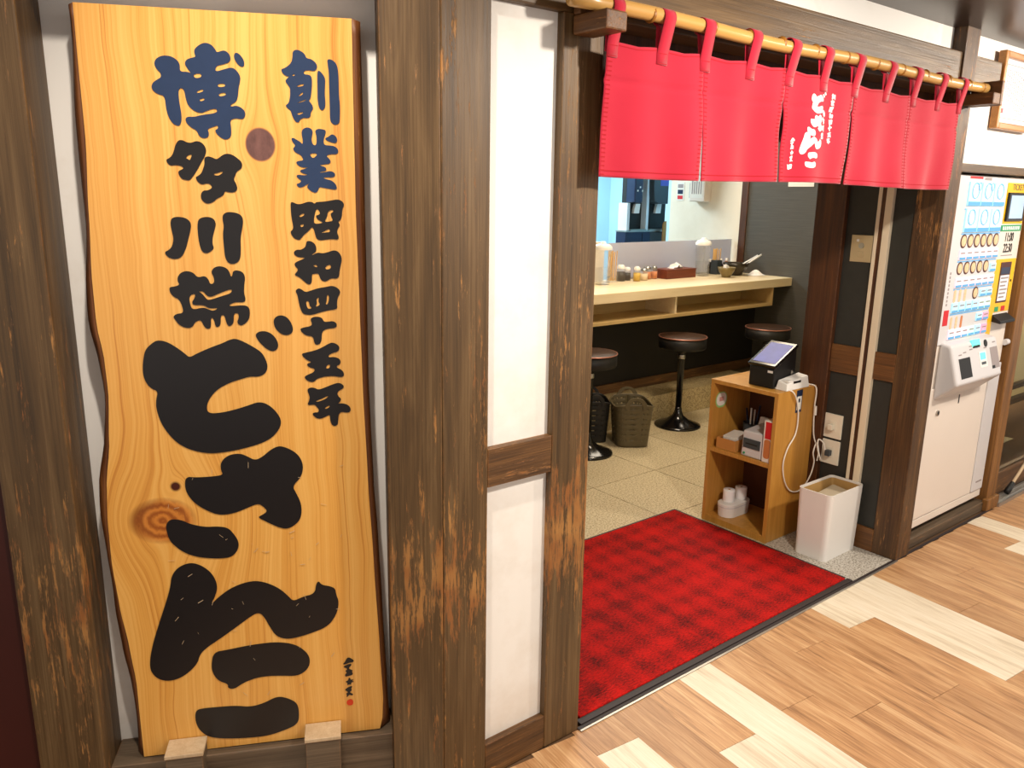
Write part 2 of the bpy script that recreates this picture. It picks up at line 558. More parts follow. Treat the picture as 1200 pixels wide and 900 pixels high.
def cloth():
    m = NT('red_cotton')
    c_ = m.coord()
    we = m.n('ShaderNodeTexWave', wave_type='BANDS', bands_direction='Z'); m.l(c_, we.inputs[0]); we.inputs['Scale'].default_value = 260
    we2 = m.n('ShaderNodeTexWave', wave_type='BANDS', bands_direction='X'); m.l(c_, we2.inputs[0]); we2.inputs['Scale'].default_value = 260
    f = m.noise(c_, 5, 4)
    c = m.mix(f, rgb(170, 22, 44), rgb(190, 36, 62))
    m.color(c); m.rough(.85)
    m.b.inputs['Sheen Weight'].default_value = .25
    m.b.inputs['Specular IOR Level'].default_value = .2
    m.bump(m.math('ADD', we.outputs['Fac'], we2.outputs['Fac']), .12, .0006)
    return m.m
M['cloth'] = cloth()
M['cloth_dark'] = plain('red_cotton_stitching', rgb(164, 10, 28), .9)
M['print_white'] = plain('white_print', rgb(236, 236, 236), .7, var=.05)

def bamboo():
    m = NT('bamboo')
    c_ = m.coord()
    f = m.noise(m.mapping(c_, (2, 60, 60)), 1.5, 4)
    g = m.noise(m.mapping(c_, (6, 1, 1)), 1.2, 2)
    m.color(m.mix(g, m.mix(f, rgb(176, 130, 66), rgb(212, 172, 108)), rgb(192, 146, 80)))
    m.rough(.3)
    return m.m
M['bamboo'] = bamboo()
M['bamboo_node'] = plain('bamboo_node', rgb(150, 98, 36), .4)
M['box_wood'] = lightwood('beech_veneer', 'z', rgb(170, 118, 46), rgb(204, 150, 70), .4)
M['counter'] = lightwood('maple_laminate', 'x', rgb(226, 204, 162), rgb(242, 226, 190), .3, .6)
M['shelf_beige'] = lightwood('shelf_laminate', 'x', rgb(186, 156, 100), rgb(206, 178, 124), .4, .6)
M['white'] = plain('white_plastic', rgb(232, 230, 226), .35, var=.02)
M['white_card'] = plain('white_card', rgb(228, 224, 216), .7, var=.04)
M['ivory'] = plain('ivory_plastic', rgb(230, 224, 206), .4, var=.03)
M['machine'] = plain('machine_white_enamel', rgb(226, 216, 206), .3, var=.02)
M['machine_grey'] = plain('machine_grey_plastic', rgb(206, 204, 206), .35, var=.02)
M['yellow'] = plain('yellow_panel', rgb(236, 184, 12), .4, var=.04)
M['green'] = plain('green_strip', rgb(40, 150, 96), .5)
M['redp'] = plain('red_print', rgb(200, 26, 34), .5)
M['screen_blue'] = plain('lit_blue_screen', rgb(54, 66, 140), .5, emit=.3, var=.3, scale=20)
M['screen_grey'] = plain('lit_grey_screen', rgb(150, 172, 196), .2, emit=.45, var=.2, scale=10)
M['screen_green'] = plain('lit_green_screen', rgb(90, 220, 190), .2, emit=.8, var=.2, scale=60)
M['btn_blue'] = plain('lit_pale_blue_button', rgb(168, 222, 244), .3, emit=.35, var=.12, scale=50)
M['btn_pink'] = plain('lit_pale_pink_button', rgb(240, 214, 226), .3, emit=.35, var=.1, scale=50)
M['btn_mint'] = plain('lit_mint_button', rgb(190, 240, 222), .3, emit=.35, var=.1, scale=50)
M['btn_rose'] = plain('lit_rose_button', rgb(240, 150, 176), .3, emit=.35, var=.1, scale=50)
M['btn_bar'] = plain('blue_price_bar', rgb(86, 156, 206), .4, emit=.15)
M['soup'] = plain('printed_soup', rgb(226, 190, 150), .5, var=.4, scale=120)
M['bowl_print'] = plain('printed_bowl', rgb(78, 40, 34), .5, var=.2)
M['print_grey'] = plain('grey_print', rgb(150, 140, 140), .6)
M['steel'] = plain('brushed_steel', rgb(180, 178, 172), .3, metal=1, var=.05)
M['beige_metal'] = plain('champagne_plate', rgb(196, 178, 142), .35, metal=.5, var=.05)
M['alu'] = plain('aluminium_rail', rgb(176, 172, 166), .35, metal=.8)
M['trim_white'] = plain('door_channel_paint', rgb(226, 212, 186), .4, var=.04)
M['clear'] = plain('clear_plastic', rgb(225, 228, 230), .12, alpha=.09, var=0)
M['water'] = plain('water', rgb(210, 216, 222), .05, alpha=.10, var=0)
M['frost'] = plain('frosted_acrylic', rgb(206, 208, 222), .35, trans=.35, var=.02, ior=1.1)
M['glass'] = plain('window_glass', rgb(236, 240, 232), .03, trans=1, var=0, ior=1.03)
M['navy'] = plain('navy_plastic', rgb(26, 40, 70), .35)
M['dgrey'] = plain('dark_grey_plastic', rgb(58, 66, 72), .4)
M['kit_white'] = plain('kitchen_white_panel', rgb(206, 220, 230), .4, var=.03)
M['kit_wall'] = plain('kitchen_steel_wall', rgb(190, 226, 240), .35, var=.12, scale=2)
M['soy'] = plain('soy_sauce', rgb(28, 14, 10), .2)
M['oilj'] = plain('yellow_condiment', rgb(206, 168, 52), .4)
M['chili'] = plain('orange_condiment', rgb(196, 120, 66), .5)
M['sesame'] = plain('pale_condiment', rgb(222, 200, 166), .6)
M['tissue_box'] = lightwood('walnut_tissue_box', 'x', rgb(88, 38, 20), rgb(128, 60, 34), .4)
M['tissue'] = plain('tissue_paper', rgb(244, 244, 244), .9, var=.02)
M['chop'] = lightwood('chopstick_bamboo', 'z', rgb(206, 160, 90), rgb(228, 190, 124), .5)
M['bowl_dark'] = plain('dark_glazed_bowl', rgb(46, 38, 24), .25, var=.3)
M['bowl_olive'] = plain('olive_glazed_bowl', rgb(122, 106, 66), .3, var=.3, scale=30)
M['basket'] = plain('taupe_basket_plastic', rgb(88, 78, 54), .5)
M['basket_black'] = plain('black_basket_plastic', rgb(26, 24, 20), .5)
M['seat_top'] = plain('brown_leatherette', rgb(50, 28, 14), .45, var=.2)
M['seat_rim'] = plain('copper_seat_rim', rgb(190, 132, 116), .3, metal=.6)
M['cable'] = plain('white_cable', rgb(232, 228, 218), .4)
M['card'] = plain('cardboard', rgb(190, 132, 66), .8, var=.1)
M['paper'] = plain('certificate_paper', rgb(232, 232, 238), .7, var=.04)
M['frame_wood'] = lightwood('honey_frame_wood', 'x', rgb(150, 92, 34), rgb(196, 134, 60), .35)
M['sticker_green'] = plain('pale_green_sticker', rgb(150, 196, 120), .6)
M['sticker_pink'] = plain('faded_pink_print', rgb(206, 150, 140), .6)
M['kraft'] = plain('kraft_liner', rgb(176, 140, 84), .7, var=.1)
M['bag'] = plain('pale_bin_bag', rgb(196, 184, 160), .4, var=.1)
M['beige_room'] = plain('beige_room_wall', rgb(196, 176, 130), .7, var=.06)
M['tan_board'] = lightwood('tan_paddle_wood', 'z', rgb(180, 116, 50), rgb(204, 140, 68), .5)
M['stick'] = lightwood('pale_stick_wood', 'z', rgb(206, 178, 140), rgb(226, 202, 168), .5)
M['grey_label'] = plain('grey_notice', rgb(120, 128, 134), .6)
GLYPHS = {
 'haku': ["-5340,17088 -5249,17121 -5117,17114 -5007,17048 -4963,16962 -4979,16838 -4826,16845 -4766,16810 -4833,16901 -4883,16987 -4843,17067 -4729,17106 -4667,17120 -4698,17218 -4660,17286 -4565,17357 -4473,17389 -4363,17356 -4291,17260 -4278,17216 -4143,17272 -4056,17216 -4023,17128 -4055,17052 -4160,17009 -4287,16981 -4325,16923 -4317,16868 -4166,16919 -4015,16964 -3927,16907 -3865,16797 -3883,16694 -3912,16602 -3933,16441 -3975,16324 -4094,16263 -4073,16229 -3979,16260 -3866,16213 -3806,16123 -3843,16017 -3913,16003 -3994,16019 -4112,15985 -4098,15835 -4108,15671 -4182,15611 -4263,15615 -4362,15687 -4414,15779 -4350,15809 -4345,15874 -4421,15848 -4550,15798 -4521,15729 -4538,15647 -4621,15615 -4709,15654 -4747,15769 -4835,15807 -4920,15890 -4948,15969 -4899,16021 -4775,16016 -4635,16060 -4346,16104 -4347,16185 -4444,16174 -4562,16124 -4644,16089 -4767,16124 -4873,16223 -4908,16358 -4920,16493 -4961,16548 -5019,16523 -5033,16421 -5027,16263 -5007,16082 -5011,15944 -5048,15851 -5094,15838 -5181,15882 -5250,16005 -5282,16163 -5286,16389 -5396,16407 -5490,16470 -5517,16548 -5477,16627 -5384,16687 -5326,16723 -5324,16801 -5392,16865 -5434,16962 -5399,17041", "-3930,17238 -3863,17214 -3788,17116 -3776,17016 -3820,16969 -3898,17010 -3960,17108 -3967,17187", "-4740,16804 -4592,16826 -4586,16755 -4711,16727", "-4699,16491 -4578,16541 -4570,16496 -4686,16457", "-4660,16345 -4567,16375 -4558,16337 -4640,16307", "-4303,16642 -4172,16659 -4153,16603 -4291,16582", "-4299,16461 -4171,16495 -4151,16444 -4280,16409"],
 'ta': ["-5103,15574 -5024,15579 -4948,15536 -4870,15527 -4772,15570 -4678,15548 -4612,15470 -4594,15381 -4634,15274 -4705,15167 -4760,15068 -4823,14969 -4885,14885 -4947,14810 -5010,14817 -5088,14832 -5138,14905 -5156,14986 -5050,15029 -5055,15070 -5124,15096 -5210,15099 -5282,15086 -5334,15128 -5360,15200 -5303,15226 -5244,15276 -5207,15349 -5165,15479", "-4994,15241 -4926,15305 -4870,15306 -4890,15252 -4918,15195 -4948,15218", "-4630,15266 -4569,15284 -4491,15262 -4413,15223 -4328,15290 -4244,15341 -4131,15336 -4023,15265 -3938,15185 -3935,15102 -3971,15044 -4047,15001 -4085,14917 -4114,14842 -4070,14760 -4051,14669 -4088,14610 -4163,14587 -4243,14599 -4299,14615 -4320,14548 -4388,14497 -4464,14463 -4533,14395 -4633,14360 -4712,14393 -4763,14467 -4757,14558 -4704,14625 -4631,14623 -4548,14661 -4536,14711 -4589,14759 -4654,14755 -4728,14732 -4804,14788 -4838,14878 -4780,14904 -4720,14954 -4682,15037 -4647,15136 -4649,15217", "-4496,14946 -4414,14964 -4306,15004 -4325,14962 -4393,14915 -4466,14918"],
 'kawa': ["-5346,14078 -5230,14109 -5061,14081 -4977,13977 -5008,13827 -5064,13646 -5121,13465 -5221,13289 -5367,13259 -5478,13308 -5536,13404 -5438,13450 -5375,13525 -5335,13675 -5364,13855 -5377,13974", "-4832,14074 -4685,14114 -4556,14085 -4505,13981 -4543,13860 -4591,13709 -4606,13572 -4577,13481 -4661,13405 -4742,13374 -4820,13420 -4854,13556 -4870,13738 -4869,13948", "-4362,14162 -4272,14211 -4127,14200 -4013,14151 -3975,14045 -4015,13863 -4056,13681 -4060,13467 -4080,13282 -4145,13190 -4236,13159 -4332,13190 -4383,13313 -4389,13527 -4394,13770 -4361,13922 -4383,14072"],
 'bata': ["-5323,12902 -5258,12993 -5139,13033 -5011,12992 -4940,12890 -4796,12930 -4728,12852 -4706,12753 -4625,12774 -4622,12898 -4674,13006 -4609,13098 -4489,13129 -4359,13082 -4306,12989 -4296,12912 -4266,12911 -4245,13020 -4169,13041 -4052,13004 -4008,12894 -4037,12754 -4055,12566 -4026,12439 -4060,12370 -4240,12385 -4363,12324 -4341,12295 -4154,12315 -4004,12306 -3955,12217 -3973,12058 -4024,11962 -4151,11875 -4237,11950 -4185,12061 -4194,12157 -4285,12142 -4290,11967 -4346,11888 -4407,11880 -4446,11970 -4467,12113 -4541,12114 -4554,11924 -4603,11861 -4662,11878 -4681,12037 -4738,12070 -4743,11911 -4769,11832 -4844,11834 -4897,11914 -4934,12026 -5056,11980 -5108,11871 -5227,11851 -5369,11923 -5434,12034 -5473,12097 -5395,12159 -5263,12166 -5279,12329 -5328,12454 -5426,12502 -5492,12595 -5498,12703 -5396,12712 -5291,12748 -5329,12825", "-5134,12520 -4998,12575 -5036,12451 -5083,12405 -5069,12326 -4868,12330 -4755,12253 -4621,12264 -4592,12251 -4684,12202 -4785,12244 -4871,12283 -5081,12233 -5119,12327", "-4951,12606 -4848,12614 -4795,12526 -4710,12485 -4495,12586 -4282,12662 -4303,12568 -4500,12508 -4758,12423 -4806,12464 -4880,12574"],
 'sou': ["-2861,17302 -2796,17346 -2706,17327 -2627,17270 -2603,17192 -2513,17184 -2433,17130 -2394,17061 -2421,16980 -2477,16957 -2558,16974 -2659,16956 -2662,16890 -2562,16889 -2512,16852 -2510,16728 -2530,16566 -2553,16440 -2592,16403 -2530,16333 -2506,16262 -2536,16207 -2559,16179 -2568,16097 -2616,16063 -2698,16071 -2773,16039 -2794,15981 -2850,15975 -2901,16050 -2934,16139 -2949,16206 -3011,16244 -3045,16296 -2979,16335 -2946,16461 -2938,16621 -2972,16673 -3032,16750 -2984,16805 -2937,16843 -3000,16840 -3070,16890 -3098,16968 -3029,16988 -2945,17045 -2888,17109 -2865,17206", "-2900,16850 -2849,16900 -2833,16856", "-2809,16671 -2670,16721 -2671,16677 -2801,16648", "-2784,16485 -2689,16569 -2697,16515 -2772,16471", "-2814,16350 -2646,16422 -2634,16405 -2731,16365 -2809,16341", "-2832,16151 -2706,16183 -2704,16156 -2807,16116", "-2398,16964 -2357,16974 -2286,16897 -2249,16819 -2261,16702 -2273,16541 -2265,16397 -2273,16288 -2312,16232 -2346,16222 -2394,16266 -2420,16409 -2412,16607 -2409,16821", "-2202,17185 -2146,17201 -2056,17156 -2004,17070 -1991,16892 -1994,16713 -1995,16515 -1982,16353 -1990,16116 -2004,15988 -2080,15952 -2145,15974 -2189,16037 -2186,16219 -2184,16436 -2183,16706 -2178,16938 -2196,17097"],
 'gyou': ["-2743,15840 -2666,15889 -2583,15881 -2531,15822 -2551,15739 -2568,15665 -2551,15574 -2514,15542 -2475,15560 -2467,15667 -2472,15750 -2494,15832 -2425,15870 -2342,15861 -2278,15846 -2286,15780 -2314,15713 -2333,15638 -2320,15556 -2219,15550 -2126,15544 -2051,15488 -2045,15421 -2089,15381 -2208,15383 -2294,15348 -2228,15291 -2200,15233 -2232,15190 -2317,15180 -2437,15160 -2387,15144 -2319,15129 -2291,15079 -2314,15045 -2391,15032 -2443,15009 -2340,15019 -2254,15046 -2169,15040 -2120,14990 -2139,14939 -2208,14920 -2293,14927 -2379,14909 -2278,14877 -2210,14866 -2135,14811 -2095,14735 -2114,14675 -2250,14695 -2369,14714 -2454,14729 -2474,14661 -2518,14606 -2586,14625 -2660,14675 -2700,14734 -2646,14794 -2690,14776 -2759,14733 -2828,14706 -2877,14731 -2905,14781 -2832,14799 -2796,14850 -2853,14883 -2901,14941 -2858,14967 -2749,14952 -2648,14966 -2748,14986 -2822,15026 -2803,15060 -2727,15078 -2645,15114 -2743,15103 -2842,15134 -2897,15208 -2837,15235 -2745,15245 -2759,15303 -2798,15357 -2889,15391 -2944,15464 -2900,15510 -2890,15540 -2937,15597 -2964,15662 -2925,15684 -2852,15640 -2787,15606 -2748,15552 -2736,15643 -2760,15758", "-2613,15373 -2537,15392 -2465,15385 -2489,15335 -2550,15291 -2590,15324", "-2298,15692 -2238,15715 -2159,15779 -2085,15736 -2053,15671 -2081,15599 -2157,15606 -2241,15632 -2290,15664"],
 'shou': ["-3037,14411 -2995,14422 -2905,14375 -2801,14389 -2695,14432 -2602,14427 -2555,14386 -2529,14428 -2382,14436 -2234,14459 -2086,14490 -1992,14445 -1959,14372 -2008,14287 -2012,14170 -2048,14064 -2102,14032 -2057,13968 -2106,13904 -2131,13818 -2091,13722 -2115,13662 -2221,13679 -2348,13667 -2465,13645 -2549,13677 -2576,13784 -2597,13890 -2633,13921 -2689,13847 -2797,13761 -2852,13697 -2886,13650 -2979,13675 -3038,13739 -3071,13823 -3011,13870 -3007,13950 -3031,14097 -3039,14244", "-2884,14145 -2778,14205 -2769,14159 -2854,14114", "-2861,13962 -2777,13984 -2822,13910 -2863,13930", "-2513,14302 -2453,14219 -2476,14170 -2550,14155 -2512,14071 -2398,14019 -2462,13993 -2584,13985 -2585,14080 -2553,14228", "-2306,14231 -2199,14285 -2184,14232 -2248,14200 -2236,14137 -2196,14052 -2292,14030 -2377,14029 -2309,14146", "-2460,13795 -2362,13849 -2276,13892 -2268,13817 -2343,13817"],
 'wa': ["-2750,13634 -2677,13638 -2594,13592 -2556,13506 -2570,13409 -2657,13355 -2636,13345 -2539,13403 -2444,13381 -2337,13403 -2197,13453 -2102,13410 -2042,13290 -2068,13160 -2104,13029 -2115,12898 -2175,12850 -2282,12866 -2359,12811 -2424,12790 -2498,12834 -2526,12933 -2546,12965 -2631,12955 -2674,12944 -2675,12813 -2704,12737 -2768,12738 -2849,12815 -2931,12891 -3034,12935 -2967,13011 -2948,13054 -3004,13119 -3019,13173 -2958,13216 -2797,13280 -2818,13295 -2933,13302 -3014,13355 -3016,13420 -2947,13462 -2874,13452 -2787,13505 -2764,13570", "-2645,13129 -2570,13150 -2551,13096 -2593,13100", "-2395,13106 -2282,13160 -2275,13062 -2383,13041"],
 'shi': ["-3027,12600 -2963,12662 -2895,12634 -2820,12571 -2713,12606 -2554,12658 -2395,12680 -2262,12710 -2150,12655 -2099,12582 -2128,12510 -2166,12447 -2183,12319 -2173,12237 -2219,12201 -2361,12185 -2522,12145 -2700,12090 -2823,12095 -2900,12126 -2947,12257 -2974,12419 -2987,12527", "-2819,12382 -2758,12390 -2753,12290 -2694,12235 -2774,12214 -2806,12273", "-2607,12424 -2544,12469 -2569,12379 -2524,12306 -2632,12252 -2588,12343", "-2381,12512 -2345,12512 -2344,12403 -2374,12313 -2418,12308 -2389,12395"],
 'juu': ["-2748,11999 -2684,12049 -2578,12051 -2500,12023 -2468,11940 -2388,11938 -2281,11955 -2203,11907 -2200,11834 -2251,11798 -2394,11791 -2493,11747 -2523,11664 -2528,11535 -2576,11453 -2647,11441 -2689,11502 -2705,11631 -2825,11643 -2910,11700 -2968,11784 -2923,11820 -2728,11853 -2716,11916"],
 'go': ["-2382,11470 -2294,11491 -2186,11431 -2156,11362 -2202,11283 -2302,11263 -2403,11208 -2393,11162 -2283,11175 -2175,11133 -2140,11063 -2168,11002 -2235,10973 -2226,10927 -2139,10890 -2079,10807 -2100,10726 -2189,10724 -2321,10752 -2497,10743 -2664,10698 -2710,10641 -2787,10628 -2873,10670 -2924,10741 -2879,10785 -2712,10849 -2698,10929 -2817,10956 -2868,11038 -2747,11068 -2832,11105 -2916,11176 -2960,11257 -2890,11278 -2693,11318 -2527,11382", "-2432,11002 -2366,11007 -2391,10920 -2468,10923"],
 'nen': ["-2882,10462 -2814,10513 -2716,10502 -2641,10453 -2484,10506 -2327,10570 -2193,10601 -2095,10534 -2108,10469 -2199,10426 -2245,10381 -2230,10298 -2161,10236 -2185,10178 -2243,10122 -2153,10137 -2031,10101 -1962,10016 -1980,9933 -2048,9912 -2160,9941 -2228,9896 -2245,9742 -2259,9647 -2328,9614 -2393,9665 -2418,9773 -2419,9892 -2532,9826 -2645,9795 -2732,9835 -2795,9920 -2738,9953 -2661,9945 -2647,10020 -2700,10081 -2731,10129 -2897,10112 -2836,10239 -2832,10332", "-2706,10206 -2571,10252 -2447,10313 -2437,10282 -2562,10216 -2685,10181", "-2524,10038 -2422,10100 -2412,10058 -2503,10014"],
 'do': ["-5940,11540 -5819,11619 -5641,11586 -5453,11457 -5297,11320 -5220,11234 -5063,11321 -4785,11441 -4543,11526 -4402,11595 -4282,11618 -4132,11553 -3933,11431 -3768,11306 -3690,11138 -3663,10989 -3724,10842 -3866,10780 -4039,10796 -4215,10746 -4461,10673 -4710,10540 -4876,10360 -4957,10177 -4934,10018 -4676,10022 -4395,10079 -4111,10162 -3897,10236 -3724,10184 -3556,10025 -3442,9810 -3487,9619 -3659,9414 -3878,9309 -4095,9243 -4452,9164 -4805,9125 -5047,9138 -5351,9231 -5580,9376 -5765,9612 -5895,9880 -5954,10180 -5939,10363 -5885,10538 -6019,10605 -6107,10735 -6151,10918 -6129,11169 -6065,11418", "-3884,11693 -3794,11763 -3639,11760 -3506,11667 -3426,11518 -3433,11390 -3524,11318 -3643,11358 -3759,11471 -3839,11582", "-3487,12030 -3379,12100 -3242,12073 -3144,11951 -3099,11786 -3157,11678 -3297,11662 -3432,11756 -3500,11903"],
 'sa': ["-4765,8876 -4678,9009 -4533,9087 -4329,9093 -4192,9017 -4040,8922 -3877,9000 -3710,9147 -3531,9231 -3358,9174 -3171,9049 -3065,8886 -3032,8690 -3101,8463 -3288,8279 -3214,8114 -3126,7892 -3110,7674 -3162,7460 -3316,7325 -3467,7271 -3644,7331 -3864,7467 -4067,7597 -3968,7644 -3844,7725 -3925,7839 -4033,7918 -4197,7864 -4426,7766 -4652,7711 -4874,7709 -5087,7812 -5324,7988 -5465,8189 -5526,8402 -5487,8635 -5280,8602 -4970,8604 -4719,8624 -4758,8737", "-5985,7524 -5907,7659 -5797,7679 -5630,7639 -5482,7540 -5175,7446 -4923,7445 -4704,7400 -4586,7239 -4495,7051 -4513,6871 -4652,6699 -4879,6674 -5164,6706 -5413,6763 -5656,6884 -5859,7087 -5940,7237"],
 'n': ["-5954,6351 -5797,6555 -5531,6641 -5300,6540 -5100,6330 -5008,6044 -5063,5798 -5201,5559 -4967,5789 -4663,5984 -4265,6088 -3973,6016 -3685,5837 -3495,5620 -3401,5485 -3194,5580 -2913,5633 -2877,5876 -2813,5945 -2752,5836 -2574,5791 -2449,5722 -2438,5577 -2374,5368 -2447,5054 -2638,4780 -2979,4652 -3342,4562 -3598,4542 -3821,4643 -3958,4919 -4068,5190 -4187,5288 -4367,5192 -4677,4966 -5038,4717 -5346,4521 -5503,4365 -5568,4141 -5832,3881 -6133,3760 -6395,3816 -6549,3997 -6586,4231 -6492,4677 -6304,5222 -6123,5706 -5999,6081"],
 'ko': ["-5207,4389 -4910,4414 -4559,4462 -4207,4492 -3803,4495 -3401,4391 -3154,4156 -3081,3939 -3148,3707 -3388,3556 -3746,3611 -4102,3642 -4358,3614 -4615,3526 -4825,3385 -4963,3438 -4941,3537 -5158,3652 -5267,3872 -5278,4078", "-5705,2937 -5553,2977 -5154,2966 -4802,2950 -4502,2875 -4192,2931 -3875,3085 -3622,2991 -3421,2831 -3398,2520 -3446,2279 -3714,2161 -4136,2052 -4601,2056 -5109,2110 -5457,2202 -5644,2399 -5725,2652"],
 'sig': ["-2295,3800 -2248,3896 -2195,3910 -2134,3862 -2083,3816 -2111,3769 -2182,3767 -2235,3753 -2288,3735 -2350,3742", "-2334,3684 -2227,3726 -2138,3732 -2158,3683 -2203,3648 -2205,3598 -2117,3557 -2145,3520 -2115,3465 -2148,3428 -2228,3418 -2299,3406 -2306,3468 -2252,3512 -2303,3559 -2249,3593 -2265,3635 -2318,3652", "-2312,3275 -2232,3296 -2230,3357 -2185,3362 -2178,3299 -2098,3320 -2153,3276 -2091,3248 -2172,3237 -2165,3175 -2217,3192 -2263,3167 -2252,3237", "-2329,3052 -2265,3105 -2184,3136 -2139,3127 -2177,3074 -2151,3030 -2197,2994 -2207,2965 -2119,2912 -2165,2883 -2226,2916 -2264,2859 -2290,2862 -2271,2921 -2305,2946 -2251,2970 -2259,3002"],
 'seal': ["-2295,2718 -2257,2775 -2177,2785 -2133,2738 -2140,2636 -2209,2613 -2280,2643"],
}
SIGN_LEFT = '-6755,17976 -6771,16821 -6776,15592 -6858,14153 -6928,12823 -6933,11965 -6857,11261 -6845,10543 -6932,9444 -7070,8508 -7126,7739 -7134,6751 -7074,5730 -6960,4673 -6894,3807 -6899,2708 -6899,1645'
SIGN_RIGHT = '-1701,17967 -1716,16399 -1731,14206 -1712,12423 -1693,10549 -1640,8371 -1559,6274 -1474,4057 -1424,2665 -1458,2078 -1547,1780'
SIGN_RIGHT_BACK = '-1558,17991 -1555,16288 -1567,13289 -1584,10625 -1532,8184 -1465,6901 -1406,5125 -1334,2790 -1291,1817 -1363,1433'

# ------------------------------------------------------------------ the setting
TH = -0.45887742
LWO = (0.922, 1.41, 0.0)
def lw(name, mb, mat, bevel=0, label=None):
    return struct(name, mb, mat, bevel, LWO, TH, label)

# left wall (turned about 26 degrees from the entrance wall), local x along it, y into it
lw('wall_left', MB().box(-2.2, 0.0, .13, .22, 0, 2.6), M['plaster'], label='white plastered wall behind the wooden signboard')
lw('trim_1', MB().box(-.888, -.757, 0, .13, 0, 2.12), M['post'], .004, 'worn dark wooden post left of the signboard')
lw('trim_2', MB().box(-.121, -.0008, 0, .132, 0, 2.12), M['post'], .003, 'left half of the worn double corner post')
lw('baseboard_left', MB().box(-.757, -.121, .03, .13, 0, .185), M['base_grey'], .003, 'greyish brown wooden rail under the signboard')
lw('trim_3', MB().box(-.757, -.121, 0, .13, 1.88, 2.12), M['beam'], .003, 'dark wooden lintel above the signboard')
lw('wall_side', MB().box(-2.2, -.888, .02, .10, 0, 2.6), M['maroon'], label='dark maroon wall left of the wooden post')

# entrance wall, its face at Y = 1.41
F = 1.41
struct('trim_4', MB().box(.923, 1.047, F, 1.56, 0, 2.12), M['post'], .003, label='right half of the worn double corner post')
struct('wall_front', MB().box(1.047, 1.243, 1.429, 1.54, .0, 2.0), M['plaster'], label='narrow white plaster panel between two posts')
struct('trim_5', MB().box(1.047, 1.243, F, 1.43, .793, .888), M['rail'], .002, label='short scuffed wooden rail across the white panel')
struct('baseboard_front', MB().box(1.047, 1.243, F, 1.43, 0, .098), M['rail'], .002, label='scuffed wooden baseboard under the white panel')
struct('trim_6', MB().box(1.243, 1.368, F-.002, 1.55, 0, 1.856), M['post'], .003, label='worn wooden door post left of the red mat')
struct('trim_7', MB().box(1.047, 3.515, F, 1.50, 1.856, 1.993), M['beam'], .004, label='long dark wooden beam above the red curtain')
struct('trim_8', MB().box(3.167, 3.274, F-.008, 1.51, 0, 2.10), M['post_right'], .003, label='dark worn post between the doorway and the ticket machine')
struct('wall_above', MB().box(.92, 7.0, 1.45, 1.56, 1.993, 2.6), M['plaster'], label='white plaster band above the long beam')
struct('wall_right', MB().box(3.274, 7.0, 1.44, 1.56, 1.607, 1.995), M['plaster'], label='white plaster wall above the ticket machine')
struct('trim_9', MB().box(3.274, 7.0, 1.415, 1.56, 1.578, 1.610), M['beam'], .003, label='thin wooden rail above the ticket machine')
struct('baseboard_right', MB().box(3.274, 4.10, 1.425, 1.5, 0, .045), M['base_grey'], .002, label='brown wooden plinth under the ticket machine')
struct('trim_10', MB().box(4.085, 4.185, 1.42, 1.50, .02, 1.578), M['post_gold'], .003, label='slim worn post right of the ticket machine')
struct('trim_11', MB().box(4.06, 4.20, 1.405, 1.43, .0, .06), M['post_gold'], .003, label='wooden foot block below the slim post')

# glazed screen right of the machine, and the room behind it
struct('window_1', MB().box(4.185, 7.0, 1.47, 1.478, .14, 1.578), M['glass'], label='clear glazed screen right of the ticket machine')
struct('trim_12', MB().box(4.185, 7.0, 1.455, 1.50, .02, .14), M['rail'], .003, label='dark wooden bottom rail of the glazed screen')
struct('trim_13', MB().box(4.185, 7.0, 1.395, 1.455, 0, .018).box(4.185, 7.0, 1.41, 1.415, .018, .024).box(4.185, 7.0, 1.435, 1.44, .018, .024), M['alu'], label='aluminium door track on the floor')
struct('trim_14', MB().box(4.3, 7.0, 1.70, 1.73, .33, .365).box(4.3, 7.0, 1.70, 1.73, .42, .45), M['rail'], .002, label='pair of brown rails behind the glass')
struct('trim_15', MB().box(4.2, 7.0, 1.72, 2.0, .86, .98), M['inner_post'], .003, label='brown wooden ledge behind the glass')
struct('wall_beyond', MB().box(4.2, 7.0, 2.25, 2.32, 0, 2.4), M['beige_room'], label='beige wall seen through the glazed screen')

# right-hand reveal of the doorway, facing the mat
XJ = 3.167
struct('wall_reveal', MB().box(XJ+.013, XJ+.10, 1.51, 1.92, 0, 2.4), M['dark_panel'], label='dark slate panel of the doorway reveal')
struct('trim_16', MB().box(XJ-.006, XJ+.03, 1.597, 1.626, .0, 2.4).box(XJ-.002, XJ+.03, 1.645, 1.66, .0, 2.4), M['trim_white'], .002, label='pale vertical sliding door channel')
struct('trim_17', MB().box(XJ, XJ+.03, 1.626, 1.645, .0, 2.4), M['inner_post'], label='dark groove inside the pale door channel')
struct('trim_18', MB().box(XJ-.012, XJ+.09, 1.79, 1.925, 0, 2.4), M['inner_post'], .003, label='dark brown inner post behind the tablet terminal')
struct('trim_19', MB().box(XJ, XJ+.02, 1.66, 1.79, .745, .865), M['jamb_rail'], .002, label='short wooden rail beside the inner post')
struct('trim_20', MB().box(XJ, XJ+.02, 1.51, 1.597, .745, .860), M['jamb_rail'], .002, label='short wooden rail beside the front post')
struct('baseboard_reveal', MB().box(XJ, XJ+.02, 1.51, 1.79, 0, .10), M['jamb_rail'], .002, label='wooden baseboard of the doorway reveal')
struct('wall_inner', MB().box(XJ+.08, 5.5, 1.905, 1.922, 0, 2.4), M['plaster_in'], label='inner shop wall behind the ticket machine')

